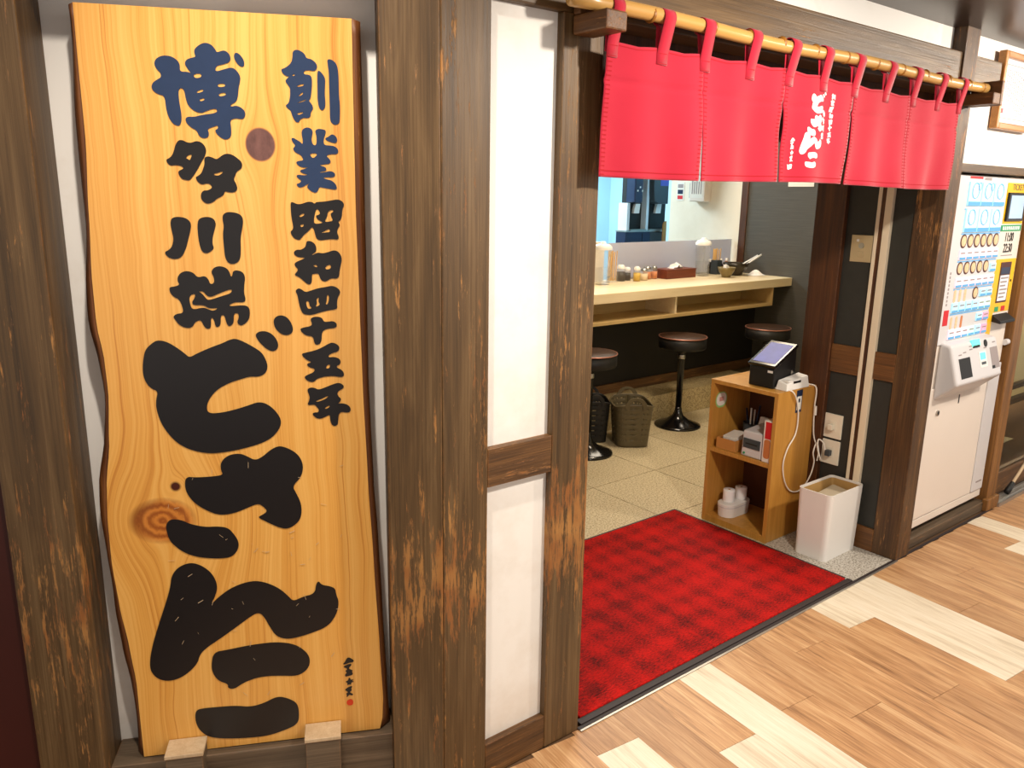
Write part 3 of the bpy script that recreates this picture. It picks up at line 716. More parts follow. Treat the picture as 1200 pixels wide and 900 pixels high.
# shop interior
XR = 5.355
struct('wall_charcoal', MB().box(XR, XR+.1, 1.922, 3.845, 0, 2.4), M['greywall'], label='charcoal papered wall at the end of the counter')
struct('trim_21', MB().box(XR-.012, XR+.1, 3.845, 3.905, 0, 2.4), M['inner_post'], .002, label='brown wooden strip between charcoal and white wall')
struct('wall_kitchen', MB().box(XR, XR+.1, 3.905, 4.63, 0, 2.4), M['plaster_in'], label='white wall at the end of the kitchen pass')
struct('wall_kitchen_return', MB().box(XR, 6.6, 4.63, 4.66, 0, 2.4), M['kit_wall'], label='side return of the white kitchen wall')
struct('wall_back', MB().box(1.0, 6.6, 6.6, 6.7, 0, 2.4), M['kit_wall'], label='pale blue lit kitchen back wall')
struct('wall_kitchen_right', MB().box(6.6, 6.7, 4.63, 6.7, 0, 2.4), M['kit_wall'], label='pale kitchen side wall')
struct('wall_interior_left', MB().box(.9, 1.0, 1.6, 6.7, 0, 2.4), M['plaster_in'], label='inner wall on the left of the shop')
struct('wall_entry_inner', MB().box(1.368, XJ+.01, 1.50, 1.55, 1.64, 2.4), M['inner_post'], label='dark header panel above the doorway')
struct('ceiling_shop', MB().box(.9, 6.7, 1.56, 6.7, 2.4, 2.46), M['plaster_in'], label='cream shop ceiling')
struct('trim_22', MB().box(1.0, XR, 3.85, 4.05, 1.93, 2.4), M['inner_post'], label='dark bulkhead above the counter')
struct('ceiling_entry', MB().box(1.35, 7.0, -1.2, 1.46, 2.078, 2.3), M['soffit'], label='low dark brown ceiling above the entrance')
struct('ceiling_corridor', MB().box(-2.5, 7.0, -3.0, 3.0, 2.6, 2.66).box(-2.5, 1.35, -1.2, -1.15, 2.5, 2.6), M['corridor_ceiling'], label='pale corridor ceiling')

# corridor floor of planks
fl = struct('floor', MB().box(-2.5, 7.5, -2.5, 2.6, -.06, -.003), M['joint'], label='corridor floor of oak and whitewashed planks')
PW, TILT = .147, -math.atan(.1)
plank_mesh = {}
def get_plank(length, pale):
    k = (round(length, 3), pale)
    if k not in plank_mesh:
        length /= math.cos(TILT)
        plank_mesh[k] = MB().box(.0006, PW-.0006, -length+.0006, -.0006, -.003, 0).mesh('plank', M['plank_pale' if pale else 'plank'])
    return plank_mesh[k]
plan = {-2: [(1.297, 0)], -1: [(1.02, 0)], 0: [(1.108, 0), (.35, 1)], 1: [(.42, 1)], 2: [(1.11, 0)], 3: [(.967, 0)], 4: [(1.26, 0), (.55, 0)], 5: [(.865, 0)],
        6: [(1.235, 1), (.45, 0)], 7: [(.77, 1)], 8: [(.77, 1)], 9: [(1.05, 0)], 10: [(.62, 0)], 11: [(1.19, 0)], 12: [(.8, 0)], 13: [(1.0, 0)],
        14: [(1.18, 0), (.5, 1)], 15: [(.92, 1)], 16: [(1.2, 0)], 17: [(.7, 0)]}
rp = random.Random(5)
for k in range(-11, 32):
    x0 = 1.64 + PW*k
    y = 1.41 if x0 > .80 else 1.41+.494*(.92-x0)
    spans = list(plan.get(k, [(round(rp.uniform(.55, 1.3), 2), rp.random() < .1)]))
    while spans[-1][0] > -.9:
        spans.append((round(spans[-1][0]-.9, 3), rp.random() < .1))
    for ye, pale in spans:
        o = link('plank', get_plank(y-ye, bool(pale)), fl, (x0+.1*(y-1.4), y, 0), TILT)
        y = ye
struct('threshold', MB().box(1.369, 4.085, 1.401, 1.412, -.001, .004), M['rubber'], label='dark threshold strip along the doorway')
struct('threshold_edge', MB().box(1.369, 3.17, 1.394, 1.401, -.001, .003), M['alu'], label='thin metal strip in front of the red mat')

# shop floor of granite tiles
fs = struct('floor_shop', MB().box(.9, 5.455, 1.41, 6.7, -.06, -.004), M['grout'], label='speckled granite tile floor inside the shop')
TX, TY = .468, .470
tile_me = MB().box(.002, TX-.002, .002, TY-.002, -.004, 0).mesh('tile', M['tile'])
for i in range(-4, 6):
    for j in range(-1, 3):
        x0, y0 = 2.735+TX*i, 1.83+TY*j
        if j == -1:
            if not (1.36 < x0 < 3.17): continue
            ww = min(TX, 3.167-x0)
            link('tile', MB().box(.0012, ww-.0012, .0512, TY-.0012, -.004, 0).mesh('tile', M['entrytile']), fs, (x0, y0, 0))
        else:
            link('tile', tile_me, fs, (x0, y0, 0))
link('tile', tile_me, fs, (2.735+TX*5, 2.77, 0))
cut_me = MB().box(.002, TX-.002, .002, .224, -.004, 0).mesh('tile', M['tile'])
for i in range(-4, 6):
    if 2.735+TX*i+TX < 5.6: link('tile', cut_me, fs, (2.735+TX*i, 1.83+TY*3, 0))

# raised tiled step under the counter
st = struct('floor_step', MB().box(1.0, XR, 3.466, 3.71, 0, .164), M['grout'], label='raised tiled foot step under the counter')
fr_me = MB().box(.001, TX-.001, -.006, 0, .002, .166).mesh('tile', M['steptile'])
tp_me = MB().box(.001, TX-.001, -.006, .244, .164, .17).mesh('tile', M['steptile'])
for i in range(-3, 6):
    x0 = 2.735+TX*i
    if x0+TX > XR+.05: continue
    link('tile', fr_me, st, (x0, 3.466, 0)); link('tile', tp_me, st, (x0, 3.466, 0))
struct('wall_counter', MB().box(1.0, XR, 3.70, 3.78, .17, .84), M['under_counter'], label='dark wall below the counter')
struct('baseboard_counter', MB().box(1.0, XR, 3.685, 3.70, .17, .235), M['rail'], .002, label='scuffed brown baseboard above the tiled step')
struct('wall_pass', MB().box(1.0, 3.965, 4.0, 4.12, .17, 1.16), M['plaster_in'], label='low cream wall behind the left of the counter')
struct('wall_pass_kitchen', MB().box(1.0, XR, 3.98, 4.05, 0, .89), M['plaster_in'], label='kitchen side of the counter base')

# ------------------------------------------------------------------ signboard
SG = thing('wooden_signboard', 'tall honey coloured wooden slab sign with live edges and black brush lettering', 'signboard', LWO, TH)
def P2(s): return [tuple(int(v)/1e4 for v in p.split(',')) for p in s.split()]
def interp(pts, z):
    pts = sorted(pts, key=lambda p: p[1])
    if z <= pts[0][1]: return pts[0][0]
    for a, b in zip(pts, pts[1:]):
        if z <= b[1]:
            t = (z-a[1])/(b[1]-a[1]+1e-9)
            t2 = t*t*(3-2*t)
            return a[0]*(1-t2*.5-t*.5)+b[0]*(t2*.5+t*.5)
    return pts[-1][0]
LF, RF, RB = P2(SIGN_LEFT), P2(SIGN_RIGHT), P2(SIGN_RIGHT_BACK)
ZB, ZT, NS = .188, 1.797, 60
YF, YBK = .05, .105
rows = []
for i in range(NS+1):
    z = ZB+(ZT-ZB)*i/NS
    l, r = interp(LF, z), interp(RF, z)
    rb = max(interp(RB, z), r+.004)
    lb = l-.013-.004*math.sin(z*17)
    rows.append((z, l, r, lb, rb))
b = MB()
b.loft([[(l, YF, z), (r, YF, z), (rb, YBK, z), (lb, YBK, z)] for z, l, r, lb, rb in rows])
part('board', b, M['sign'], SG)
for side in (0, 1):
    e = MB()
    rings = []
    for z, l, r, lb, rb in rows:
        if side == 0: rings.append([(l-.0006, YF+.0012, z), (lb-.004, YF+.022, z), (lb-.002, YBK, z), (lb+.004, YBK-.002, z)])
        else: rings.append([(r+.0006, YF+.0012, z), (rb-.004, YBK-.002, z), (rb+.002, YBK, z), (rb+.003, YF+.026, z)])
    e.loft(rings)
    tag(part('live_edge', e, M['bark'], SG, smooth=True), 'dark brown bark edge')
names = {'haku': 'character', 'sig': 'signature', 'seal': 'seal'}
for key, polys in GLYPHS.items():
    if key == 'seal': mt = M['seal']
    else: mt = M['ink_reflection'] if key in ('haku', 'sou', 'gyou') else M['ink']
    ps = [chaikin(P2(p), 2) for p in polys]
    me = stand_up(flat_shape(names.get(key, 'character'), ps, mt), YF-.0009)
    o = link('seal' if key == 'seal' else 'signature' if key == 'sig' else 'character', me, SG)
    if key == 'seal': tag(o, 'small red seal mark')
    if key in ('haku', 'sou', 'gyou'): tag(o, 'black brush character with painted-in blue reflection')
rs_ = random.Random(12)
scm = MB()
for _ in range(46):
    u_, z_ = rs_.uniform(-.60, -.22), rs_.uniform(.30, .90)
    a_ = rs_.uniform(0, math.pi); l_ = rs_.uniform(.004, .014)
    dx_, dz_ = l_*math.cos(a_), l_*math.sin(a_)
    scm.prism([(u_, z_), (u_+dx_, z_+dz_), (u_+dx_-dz_*.06, z_+dz_+dx_*.06+.0003), (u_-dz_*.06, z_+dx_*.06+.0004)], YF-.0018, YF-.0013, 'xz')
tag(part('scratch', scm, M['bracket_wood'], SG), 'fine pale scratches in the paint', kind='stuff')
# pale blocks holding the slab
for u0, u1, lab in ((-.632, -.549, 'pale wooden block under the left of the signboard'), (-.327, -.244, 'pale wooden block under the right of the signboard')):
    t = thing('sign_bracket', lab, 'bracket', LWO, TH, 'pale blocks holding the signboard')
    part('cap', MB().box(u0, u1, -.012, .048, .217, .226), M['bracket_wood'], t, .0015)
    part('block', MB().box(u0+.002, u1-.002, -.010, .048, .10, .217), M['base_grey'], t, .0015)
    part('block_foot', MB().box(u0+.004, u1-.004, .012, .0295, .06, .10), M['base_grey'], t)

# ------------------------------------------------------------------ noren
NY = 1.345
pole = thing('bamboo_pole', 'yellow bamboo pole carrying the red curtain', 'pole', (2.25, NY, 1.866))
pts = [(-1.045+2.035*i/26, 0, .004*math.sin(i*.5)) for i in range(27)]
part('cane', MB().tube(pts, .0165, 14), M['bamboo'], pole, smooth=True)
for i, xn in enumerate((-.80, -.58, -.43, -.29, -.13, .03, .2, .36, .52, .68, .84, .95)):
    part('node', MB().tube([(xn-.006, 0, .001), (xn-.002, 0, .001), (xn, 0, .001), (xn+.003, 0, .001)], [.0168, .0178, .0186, .0168], 14), M['bamboo_node'], pole, smooth=True)
for x0, x1, lab in ((1.262, 1.325, 'dark wooden bracket holding the left end of the bamboo pole'), (3.195, 3.262, 'dark wooden bracket holding the right end of the bamboo pole')):
    t = thing('pole_bracket', lab, 'bracket', ((x0+x1)/2, 1.40, 1.83), 0, 'brackets of the bamboo pole')
    hw = (x1-x0)/2
    part('arm', MB().box(-hw, hw, -.105, .0, -.022, .0185), M['jamb_rail'], t, .004)
    if x1 > 3: part('cheek', MB().box(hw-.014, hw+.004, -.108, -.002, -.024, .062), M['jamb_rail'], t, .004)
    else: part('cheek', MB().box(-hw, hw, -.022, .0, .0185, .07), M['jamb_rail'], t, .004)

panels = [((1.318, 1.645), (1.322, 1.641), 1.40, 1.66), ((1.645, 1.995), (1.655, 1.999), 1.66, 1.72), ((1.995, 2.350), (2.010, 2.324), 1.72, 1.77),
          ((2.354, 2.690), (2.362, 2.692), 1.77, 1.56), ((2.690, 3.050), (2.700, 3.034), 1.56, 1.30)]
ZN0, ZN1 = 1.508, 1.800
TABS = [1.332, 1.494, 1.648, 1.834, 2.009, 2.178, 2.349, 2.535, 2.712, 2.885, 3.040]
def fold(x, z):
    t = (ZN1-z)/(ZN1-ZN0)
    return NY + .007*math.sin((x-1.3)*2*math.pi/.175)*(.35+.65*t) + .0035*math.exp(-((z-1.716)/.007)**2) + .010*t*math.sin((x-1.3)*2*math.pi/.52+.8) - .006*math.exp(-((z-1.62)/.08)**2)*math.sin((x-1.4)*9)
def edge(top, bot, zs, z):
    if z > zs: return top
    t = (zs-z)/(zs-ZN0)
    return top + (bot-top)*t
NR = thing('noren_curtain', 'red cotton split curtain with white print hanging over the doorway', 'curtain', (2.18, NY, ZN0))
OFF = Vector((-2.18, -NY, -ZN0))
def top_z(x):
    d = min(abs(x-t) for t in TABS)
    return ZN1 + +.003 - .006*min(1, d/.085)**1.3 + .006*math.sin(x*4)
def bulge(k, s, z):
    """slits gape in the middle where the hem stitching pulls"""
    if k == 1: return -.006*math.exp(-((z-1.66)/.05)**2)*s
    if k == 2: return .010*math.exp(-((z-1.66)/.05)**2)*(1-s)
    return 0
def panel_pt(k, s, t, dy=0):
    (ta, tb), (ba, bb), zl, zr = panels[k]
    zz = ZN1 + (ZN0-ZN1)*t
    x = edge(ta, ba, zl, zz)*(1-s) + edge(tb, bb, zr, zz)*s
    ztop = top_z(x)
    z = ztop + (ZN0-.004*math.sin(x*5) - ztop)*t
    x += bulge(k, s, z)
    return Vector((x, fold(x, z)+dy, z)) + OFF
for k in range(5):
    mbp = MB().grid(lambda a, b_, k=k: panel_pt(k, a, b_), 40, 48)
    o = part('cloth_panel', mbp, M['cloth'], NR, smooth=True)
    md = o.modifiers.new('thick', 'SOLIDIFY'); md.thickness = .0018; md.offset = 0
    h = MB()
    h.grid(lambda a, b_, k=k: panel_pt(k, a, .945+.008*b_, -.0016), 40, 1)
    for d_ in range(30):
        for s0_ in (.012, .945):
            h.grid(lambda a, b_, k=k: panel_pt(k, s0_+.045*a, (d_+.25+.28*b_)/30, -.0016), 2, 1)
    h.grid(lambda a, b_, k=k: panel_pt(k, a, .02+.006*b_, -.0016), 40, 1)
    tag(part('stitching', h, M['cloth_dark'], o), 'darker red stitched seam', kind='stuff')
tab_path = []
for a in range(-70, 251, 16):
    tab_path.append((.0195*math.cos(math.radians(180-a)), .0195*math.sin(math.radians(180-a))))
for i, tx in enumerate(TABS):
    hw = .019 if 0 < i < 10 else .017
    yl = [(fold(tx, 1.765)-NY-.0028, 1.764), (fold(tx, 1.79)-NY-.003, 1.79)] + [(p[0], 1.866+p[1]) for p in tab_path[3:]] + [(fold(tx, 1.8)-NY+.0025, 1.80), (fold(tx, 1.775)-NY+.0025, 1.775)]
    n = len(yl)-1
    def tp(a, b_):
        q = yl[round(b_*n)]
        return (tx-2.18+(a-.5)*2*hw + .004*math.sin(i*2.1)*min(1, (q[1]-1.77)/.08), q[0], q[1]-ZN0)
    o = part('loop', MB().grid(tp, 2, n), M['cloth'], NR, smooth=True)
    md = o.modifiers.new('thick', 'SOLIDIFY'); md.thickness = .0016; md.offset = 0
    sq = MB()
    for zz in (1.766, 1.788):
        sq.grid(lambda a, b_, zz=zz: (tx-2.18+(a-.5)*1.7*hw, fold(tx, zz)-NY-.0042, zz+.0016*b_-ZN0), 2, 1)
    tag(part('stitching', sq, M['cloth_dark'], o), kind='stuff')
# white print on the third panel: the sign's own wording, smaller
def bbox(keys):
    xs = [p for k in keys for q in GLYPHS[k] for p in P2(q)]
    return min(p[0] for p in xs), max(p[0] for p in xs), min(p[1] for p in xs), max(p[1] for p in xs)
def printed(key, x0, x1, z0, z1, shear=0.0, name='lettering'):
    bx = bbox([key])
    ps = []
    for q in GLYPHS[key]:
        pp = []
        for (u_, z_) in chaikin(P2(q), 1):
            zz = z0 + (z_-bx[2])/(bx[3]-bx[2])*(z1-z0)
            xx = x0 + (u_-bx[0])/(bx[1]-bx[0])*(x1-x0) + shear*(zz-z0)
            pp.append((xx, zz))
        ps.append(pp)
    me = flat_shape(name, ps, M['print_white'], .0004)
    bmx = bmesh.new(); bmx.from_mesh(me)
    bmesh.ops.triangulate(bmx, faces=bmx.faces)
    bmesh.ops.subdivide_edges(bmx, edges=[e for e in bmx.edges if e.calc_length() > .012], cuts=2, use_grid_fill=True)
    for v in bmx.verts:
        x, z, d = v.co.x, v.co.y, v.co.z
        v.co = Vector((x, fold(x, z)-.0018-d, z)) + OFF
    bmx.to_mesh(me); bmx.free()
    return link(name, me, NR)
printed('do', 2.119, 2.201, 1.703, 1.765)
printed('sa', 2.107, 2.182, 1.640, 1.701)
printed('n', 2.083, 2.184, 1.588, 1.650)
printed('ko', 2.105, 2.164, 1.552, 1.596)
zt = 1.764
for i, ck in enumerate(('sou', 'gyou', 'shou', 'wa', 'shi', 'juu', 'go', 'nen')):
    zb = zt-.0166; xc = 2.232+.10*(zt-1.69); printed(ck, xc-.0095, xc+.0095, zb, zt); zt = zb-.0012
zt = 1.716
for i, ck in enumerate(('haku', 'ta', 'kawa', 'bata')):
    zb = zt-.0195; xc = 2.188+.12*(zt-1.67); printed(ck, xc-.0075, xc+.0075, zb, zt); zt = zb-.0015
printed('sig', 2.048, 2.066, 1.566, 1.632)
printed('shi', 2.043, 2.062, 1.545, 1.561)

# ------------------------------------------------------------------ door mat
mt = thing('door_mat', 'bright red entrance mat with dark diamond blotches in the doorway', 'mat', (2.116, 1.872, 0))
part('carpet', MB().box(-.714, .714, -.436, .436, .001, .011), M['carpet'], mt, .003)
part('rubber_edge', MB().box(-.73, .73, -.4585, -.436, .001, .007).box(-.73, .73, .436, .45, .001, .007).box(-.73, -.714, -.428, .436, .001, .007).box(.714, .73, -.428, .436, .001, .007), M['rubber'], mt, .001)

# ------------------------------------------------------------------ cabinet with register
CX0, CX1, CY0, CY1, CZ = 2.868, 3.152, 1.832, 2.178, .675
cb = thing('open_cabinet', 'honey wood two-tier open cabinet standing beside the red mat', 'cabinet', ((CX0+CX1)/2, (CY0+CY1)/2, 0))
cw, cd = (CX1-CX0)/2, (CY1-CY0)/2
part('side_panel', MB().box(-cw, cw, -cd, -cd+.018, 0, CZ), M['box_wood'], cb, .0012)
part('side_panel', MB().box(-cw, cw, cd-.018, cd, 0, CZ), M['box_wood'], cb, .0012)
part('top_panel', MB().box(-cw-.001, cw, -cd+.018, cd-.018, CZ-.018, CZ), M['box_wood'], cb, .0012)
part('shelf', MB().box(-cw+.002, cw, -cd+.018, cd-.018, .340, .360), M['box_wood'], cb, .0012)
part('bottom_panel', MB().box(-cw+.002, cw, -cd+.018, cd-.018, .0, .030), M['box_wood'], cb, .0012)
part('back_panel', MB().box(cw-.008, cw, -cd+.018, cd-.018, .030, CZ-.018), M['cabinet_back'], cb)
s1 = part('sticker', MB().prism(rrect(.045, .045, .02, 5, 0, 0, 0) and [(p[0]-.03, p[1]+.573) for p in rrect(.082, .074, .034)], cd-.0186, cd-.0192, 'xz'), M['sticker_green'], cb)
s1.location = (-.055, 0, 0); tag(s1, 'round white and green sticker')
part('sticker_face', MB().prism([(p[0]-.03, p[1]+.575) for p in rrect(.070, .060, .028)], cd-.0197, cd-.0193, 'xz'), M['white_card'], s1)
part('sticker_print', MB().box(-.045, -.015, cd-.0201, cd-.0198, .566, .586), M['sticker_pink'], s1)
s2 = part('sticker', MB().box(-.022, .022, -cd-.0008, -cd-.0002, -.05, .05), M['navy'], cb, loc=(.015, 0, .62))
tag(s2, 'dark blue and white sticker')
part('sticker_print', MB().box(-.017, .017, -cd-.0013, -cd-.0009, -.038, .022), M['white_card'], s2)
part('sticker_print', MB().box(-.006, .006, -cd-.0017, -cd-.0014, -.005, .012), M['navy'], s2)

rg = thing('tablet_terminal', 'black tablet payment terminal with tilted lit screen on the cabinet', 'terminal', (2.985, 1.955, CZ))
part('housing', MB().prism([(-.07, 0), (-.07, .085), (-.055, .098), (.085, .165), (.09, 0)], -.062, .062, 'xz'), M['black'], rg, .004)
slab = MB().box(-.09, .09, -.068, .068, -.008, .006)
scr = part('screen_bezel', slab, M['black_gloss'], rg, .004, loc=(.005, 0, .135)); scr.rotation_euler = (0, -math.radians(27), 0)
tag(part('screen', MB().box(-.072, .072, -.055, .055, .0062, .0072), M['screen_blue'], scr), 'lit blue screen')
part('front_badge', MB().box(-.0715, -.0702, -.055, -.03, .068, .078), M['white'], rg)
part('side_port', MB().box(.055, .066, -.0635, -.062, .045, .07), M['steel'], rg)
cr = thing('card_reader', 'small white card reader on the cabinet beside the black terminal', 'card reader', (3.0, 1.862, CZ))
part('body', MB().hexa([(-.075, -.03, 0), (.095, -.03, 0), (.095, .028, 0), (-.075, .028, 0), (-.06, -.022, .028), (.09, -.022, .05), (.09, .026, .055), (-.06, .026, .04)]), M['white'], cr, .004)
tag(part('slot', MB().box(-.02, .03, -.0275, -.024, .028, .037), M['black'], cr), 'black card slot')
part('keypad', MB().box(-.055, -.02, -.02, .015, .034, .040), M['white'], cr, .002)
def cable(name, label, pts, r=.0032, base=None, mat='cable', group=None):
    b0 = Vector(base or pts[0])
    P = [Vector(p)-b0 for p in pts]
    sm = []
    for i in range(len(P)-1):
        p0, p1, p2, p3 = P[max(i-1, 0)], P[i], P[i+1], P[min(i+2, len(P)-1)]
        for j in range(6):
            t = j/6
            sm.append(.5*((2*p1)+(-p0+p2)*t+(2*p0-5*p1+4*p2-p3)*t*t+(-p0+3*p1-3*p2+p3)*t**3))
    sm.append(P[-1])
    t = thing(name, label, 'cable', b0, 0, group)
    part('cord', MB().tube(sm, r, 7), M[mat], t, smooth=True)
    return t
SY = CY0-.006
c1 = cable('charging_cable', 'white cable looping down the cabinet side in front of its sticker', [(2.93, 1.90, CZ+.004), (2.945, 1.85, CZ+.005), (2.965, SY-.004, CZ-.01), (3.01, SY, .60), (3.022, SY, .53), (3.01, SY, .47), (2.96, SY-.002, .42), (2.94, SY, .35), (2.965, SY, .27), (3.02, SY, .212), (3.09, SY-.006, .205), (3.128, SY-.02, .26), (3.135, SY-.03, .33), (3.12, SY-.03, .38), (3.14, SY-.03, .42), (3.155, SY-.035, .38), (3.14, SY-.04, .34)])
c2 = cable('power_cable', 'white power cable hanging down to the lower wall socket', [(3.08, 1.88, CZ+.004), (3.12, 1.85, CZ+.004), (3.135, SY-.004, CZ-.01), (3.136, SY-.004, .58), (3.14, SY-.006, .50), (3.148, SY-.01, .44), (3.155, SY-.03, .39), (3.15, SY-.05, .345), (3.13, SY-.06, .36), (3.12, SY-.05, .40), (3.135, SY-.04, .44), (3.15, SY-.06, .42), (3.152, SY-.07, .37), (3.155, 1.745, .395)])
part('connector', MB().tube([(0.056, -.063, -.095), (.057, -.064, -.135)], .0062, 8), M['cable'], c2)
for yy, zc, lab in ((1.747, .503, 'upper ivory wall socket in the doorway reveal'), (1.747, .385, 'lower ivory wall socket behind the white bin')):
    t = thing('wall_socket', lab, 'socket', (XJ+.013, yy, zc), 0, 'ivory sockets on the reveal')
    part('plate', MB().box(-.008, 0, -.041, .041, -.054, .054), M['ivory'], t, .002)
    part('outlet', MB().box(-.010, -.008, -.017, .017, -.024, .024), M['ivory'], t, .001)
    part('plug', MB().box(-.034, -.010, -.010, .012, -.014, .012), M['dgrey' if zc < .45 else 'ivory'], t, .003)
t = thing('switch_plate', 'champagne metal switch plate high on the dark reveal panel', 'switch', (XJ+.013, 1.712, 1.272))
part('plate', MB().box(-.006, 0, -.046, .046, -.055, .055), M['beige_metal'], t, .002)
tag(part('key_dial', MB().tube([(-.006, 0, .012), (-.009, 0, .012)], .012, 14), M['steel'], t), 'small round key switch')
part('rocker', MB().box(-.009, -.006, -.012, .012, -.034, -.012), M['beige_metal'], t, .001)
part('indicator', MB().box(-.008, -.006, .012, .022, .028, .038), M['white'], t)

# things on the cabinet shelves
t = thing('receipt_printer', 'pale receipt printer with dark front slot on the cabinet shelf', 'printer', (2.945, 1.95, .361))
part('body', MB().hexa([(-.065, -.052, 0), (.08, -.052, 0), (.08, .052, 0), (-.065, .052, 0), (-.06, -.05, .115), (.08, -.05, .125), (.08, .05, .125), (-.06, .05, .115)]), M['machine_grey'], t, .006)
tag(part('front_slot', MB().box(-.0665, -.060, -.042, .042, .04, .082), M['dgrey'], t), 'dark grey front panel')
part('slot_line', MB().box(-.0675, -.0666, -.03, .03, .058, .063), M['black'], t)
part('button', MB().tube([(-.062, .035, .014), (-.0685, .035, .014)], .005, 10), M['green'], t)
t = thing('paper_carton', 'white carton with red printed top between printer and cabinet side', 'box', (2.955, 1.872, .361))
part('body', MB().box(-.08, .08, -.020, .02, 0, .185), M['white_card'], t, .002)
tag(part('red_label', MB().box(-.0806, -.08, -.019, .012, .105, .18), M['redp'], t), 'red printed label')
part('printed_picture', MB().prism([(p[0]-.002, p[1]+.06) for p in rrect(.03, .085, .012)], -.0809, -.0803, 'yz'), M['chili'], t)
t = thing('desk_tray', 'brown cardboard tray of slips at the left of the cabinet shelf', 'tray', (2.95, 2.085, .361))
part('tray_wall', MB().box(-.07, .07, -.05, -.046, 0, .05).box(-.07, .07, .046, .05, 0, .05).box(-.07, -.066, -.046, .046, 0, .05).box(.066, .07, -.046, .046, 0, .05), M['card'], t)
part('tray_base', MB().box(-.066, .066, -.046, .046, 0, .004), M['card'], t)
part('paper_slip', MB().hexa([(-.05, -.04, .004), (.03, -.04, .004), (.03, .03, .004), (-.05, .03, .004), (-.05, -.04, .06), (.03, -.04, .075), (.03, .03, .07), (-.05, .03, .058)]), M['white_card'], t)
t = thing('pen_cup', 'dark cup of pens at the back of the cabinet shelf', 'cup', (3.075, 2.09, .361))
part('cup', MB().lathe([(0, 0), (.036, 0), (.04, .095), (.037, .095), (.033, .005), (0, .005)], n=18), M['dgrey'], t, smooth=True)
for k in range(4):
    a = k*1.6
    part('pen', MB().tube([(.012*math.cos(a), .012*math.sin(a), .01), (.03*math.cos(a+.3), .03*math.sin(a+.3), .15+.01*k)], .004, 7), M['navy' if k % 2 else 'white'], t, smooth=True)
t = thing('small_caddy', 'grey caddy standing behind the cardboard tray on the shelf', 'caddy', (3.05, 2.0, .361))
part('body', MB().box(-.02, .05, -.035, .035, 0, .09), M['dgrey'], t, .004)
part('flap', MB().hexa([(-.02, -.03, .09), (.01, -.03, .09), (.01, .03, .09), (-.02, .03, .09), (.0, -.03, .14), (.012, -.03, .14), (.012, .03, .14), (.0, .03, .14)]), M['machine_grey'], t)
t = thing('oval_tub', 'white oval tub lying in the lower cabinet tier', 'tub', (2.985, 2.09, .031))
part('body', MB().loft([rrect(.17, .085, .041, 6, 0, 0, 0), rrect(.18, .09, .043, 6, 0, 0, .06), rrect(.174, .084, .041, 6, 0, 0, .063)]), M['white'], t, smooth=False)
part('lid_seam', MB().loft([rrect(.181, .091, .0435, 6, 0, 0, .046), rrect(.181, .091, .0435, 6, 0, 0, .05)]), M['machine_grey'], t)
for dx, dy, lab in ((-.03, .008, 'front white paper roll standing on the oval tub'), (.045, -.004, 'rear white paper roll standing on the oval tub')):
    t = thing('paper_roll', lab, 'roll', (2.985+dx, 2.09+dy, .0945), 0, 'paper rolls in the cabinet')
    part('paper', MB().lathe([(.006, 0), (.026, 0), (.027, .002), (.027, .055), (.026, .057), (.006, .057)], n=20), M['tissue'], t, smooth=True)
    part('core', MB().lathe([(.0058, .001), (.0058, .0565), (.004, .0565), (.004, .001)], n=12), M['card'], t)

# waste bin
wb = thing('waste_bin', 'slim white waste bin with kraft inner rim beside the cabinet', 'bin', (3.03, 1.645, 0))
def shell(w_, d_, r_, z0, z1, tk, tw=0.0, zb=None):
    m_ = MB()
    m_.loft([rrect(w_, d_, r_, 5, 0, 0, z0), rrect(w_+tw, d_+tw, r_, 5, 0, 0, z1), rrect(w_+tw-2*tk, d_+tw-2*tk, max(r_-tk, .003), 5, 0, 0, z1), rrect(w_-2*tk, d_-2*tk, max(r_-tk, .003), 5, 0, 0, z0+tk if zb is None else zb)])
    return m_
part('body', shell(.248, .142, .022, 0, .292, .006, .012), M['white'], wb, smooth=False)
tag(part('inner_liner', shell(.232, .126, .016, .02, .284, .004, .010, .03), M['kraft'], wb), 'brown inner liner')
part('bin_bag', MB().hexa([(-.1, -.05, .19), (.1, -.05, .19), (.1, .05, .19), (-.1, .05, .19), (-.11, -.055, .232), (.11, -.055, .25), (.11, .055, .262), (-.11, .055, .24)]), M['bag'], wb, .01)

# ------------------------------------------------------------------ counter and what stands on it
CT = thing('counter', 'long pale wooden counter with open shelf below its top', 'counter', (3.2, 3.65, 0))
part('worktop', MB().box(-2.2, XR-3.2, -.25, .31, .836, .897), M['counter'], CT, .003)
part('shelf', MB().box(-2.2, 1.95, -.235, .05, .70, .722), M['shelf_beige'], CT, .002)
for xd in (-1.33, -.23, .875):
    part('divider', MB().box(xd-.009, xd+.009, -.225, .05, .722, .836), M['counter'], CT)
part('end_panel', MB().box(1.932, 1.95, -.235, .05, .722, .836), M['shelf_beige'], CT)
part('shelf_back', MB().box(-2.2, 1.932, .035, .05, .722, .836), M['shelf_beige'], CT)
ac = thing('acrylic_screen', 'frosted grey acrylic screen along the back edge of the counter', 'screen', (4.65, 3.965, .897))
part('sheet', MB().box(-.68, .69, -.003, .003, 0, .258), M['frost'], ac, .001)
part('foot_rail', MB().box(-.68, .69, -.012, .0, 0, .012), M['steel'], ac)

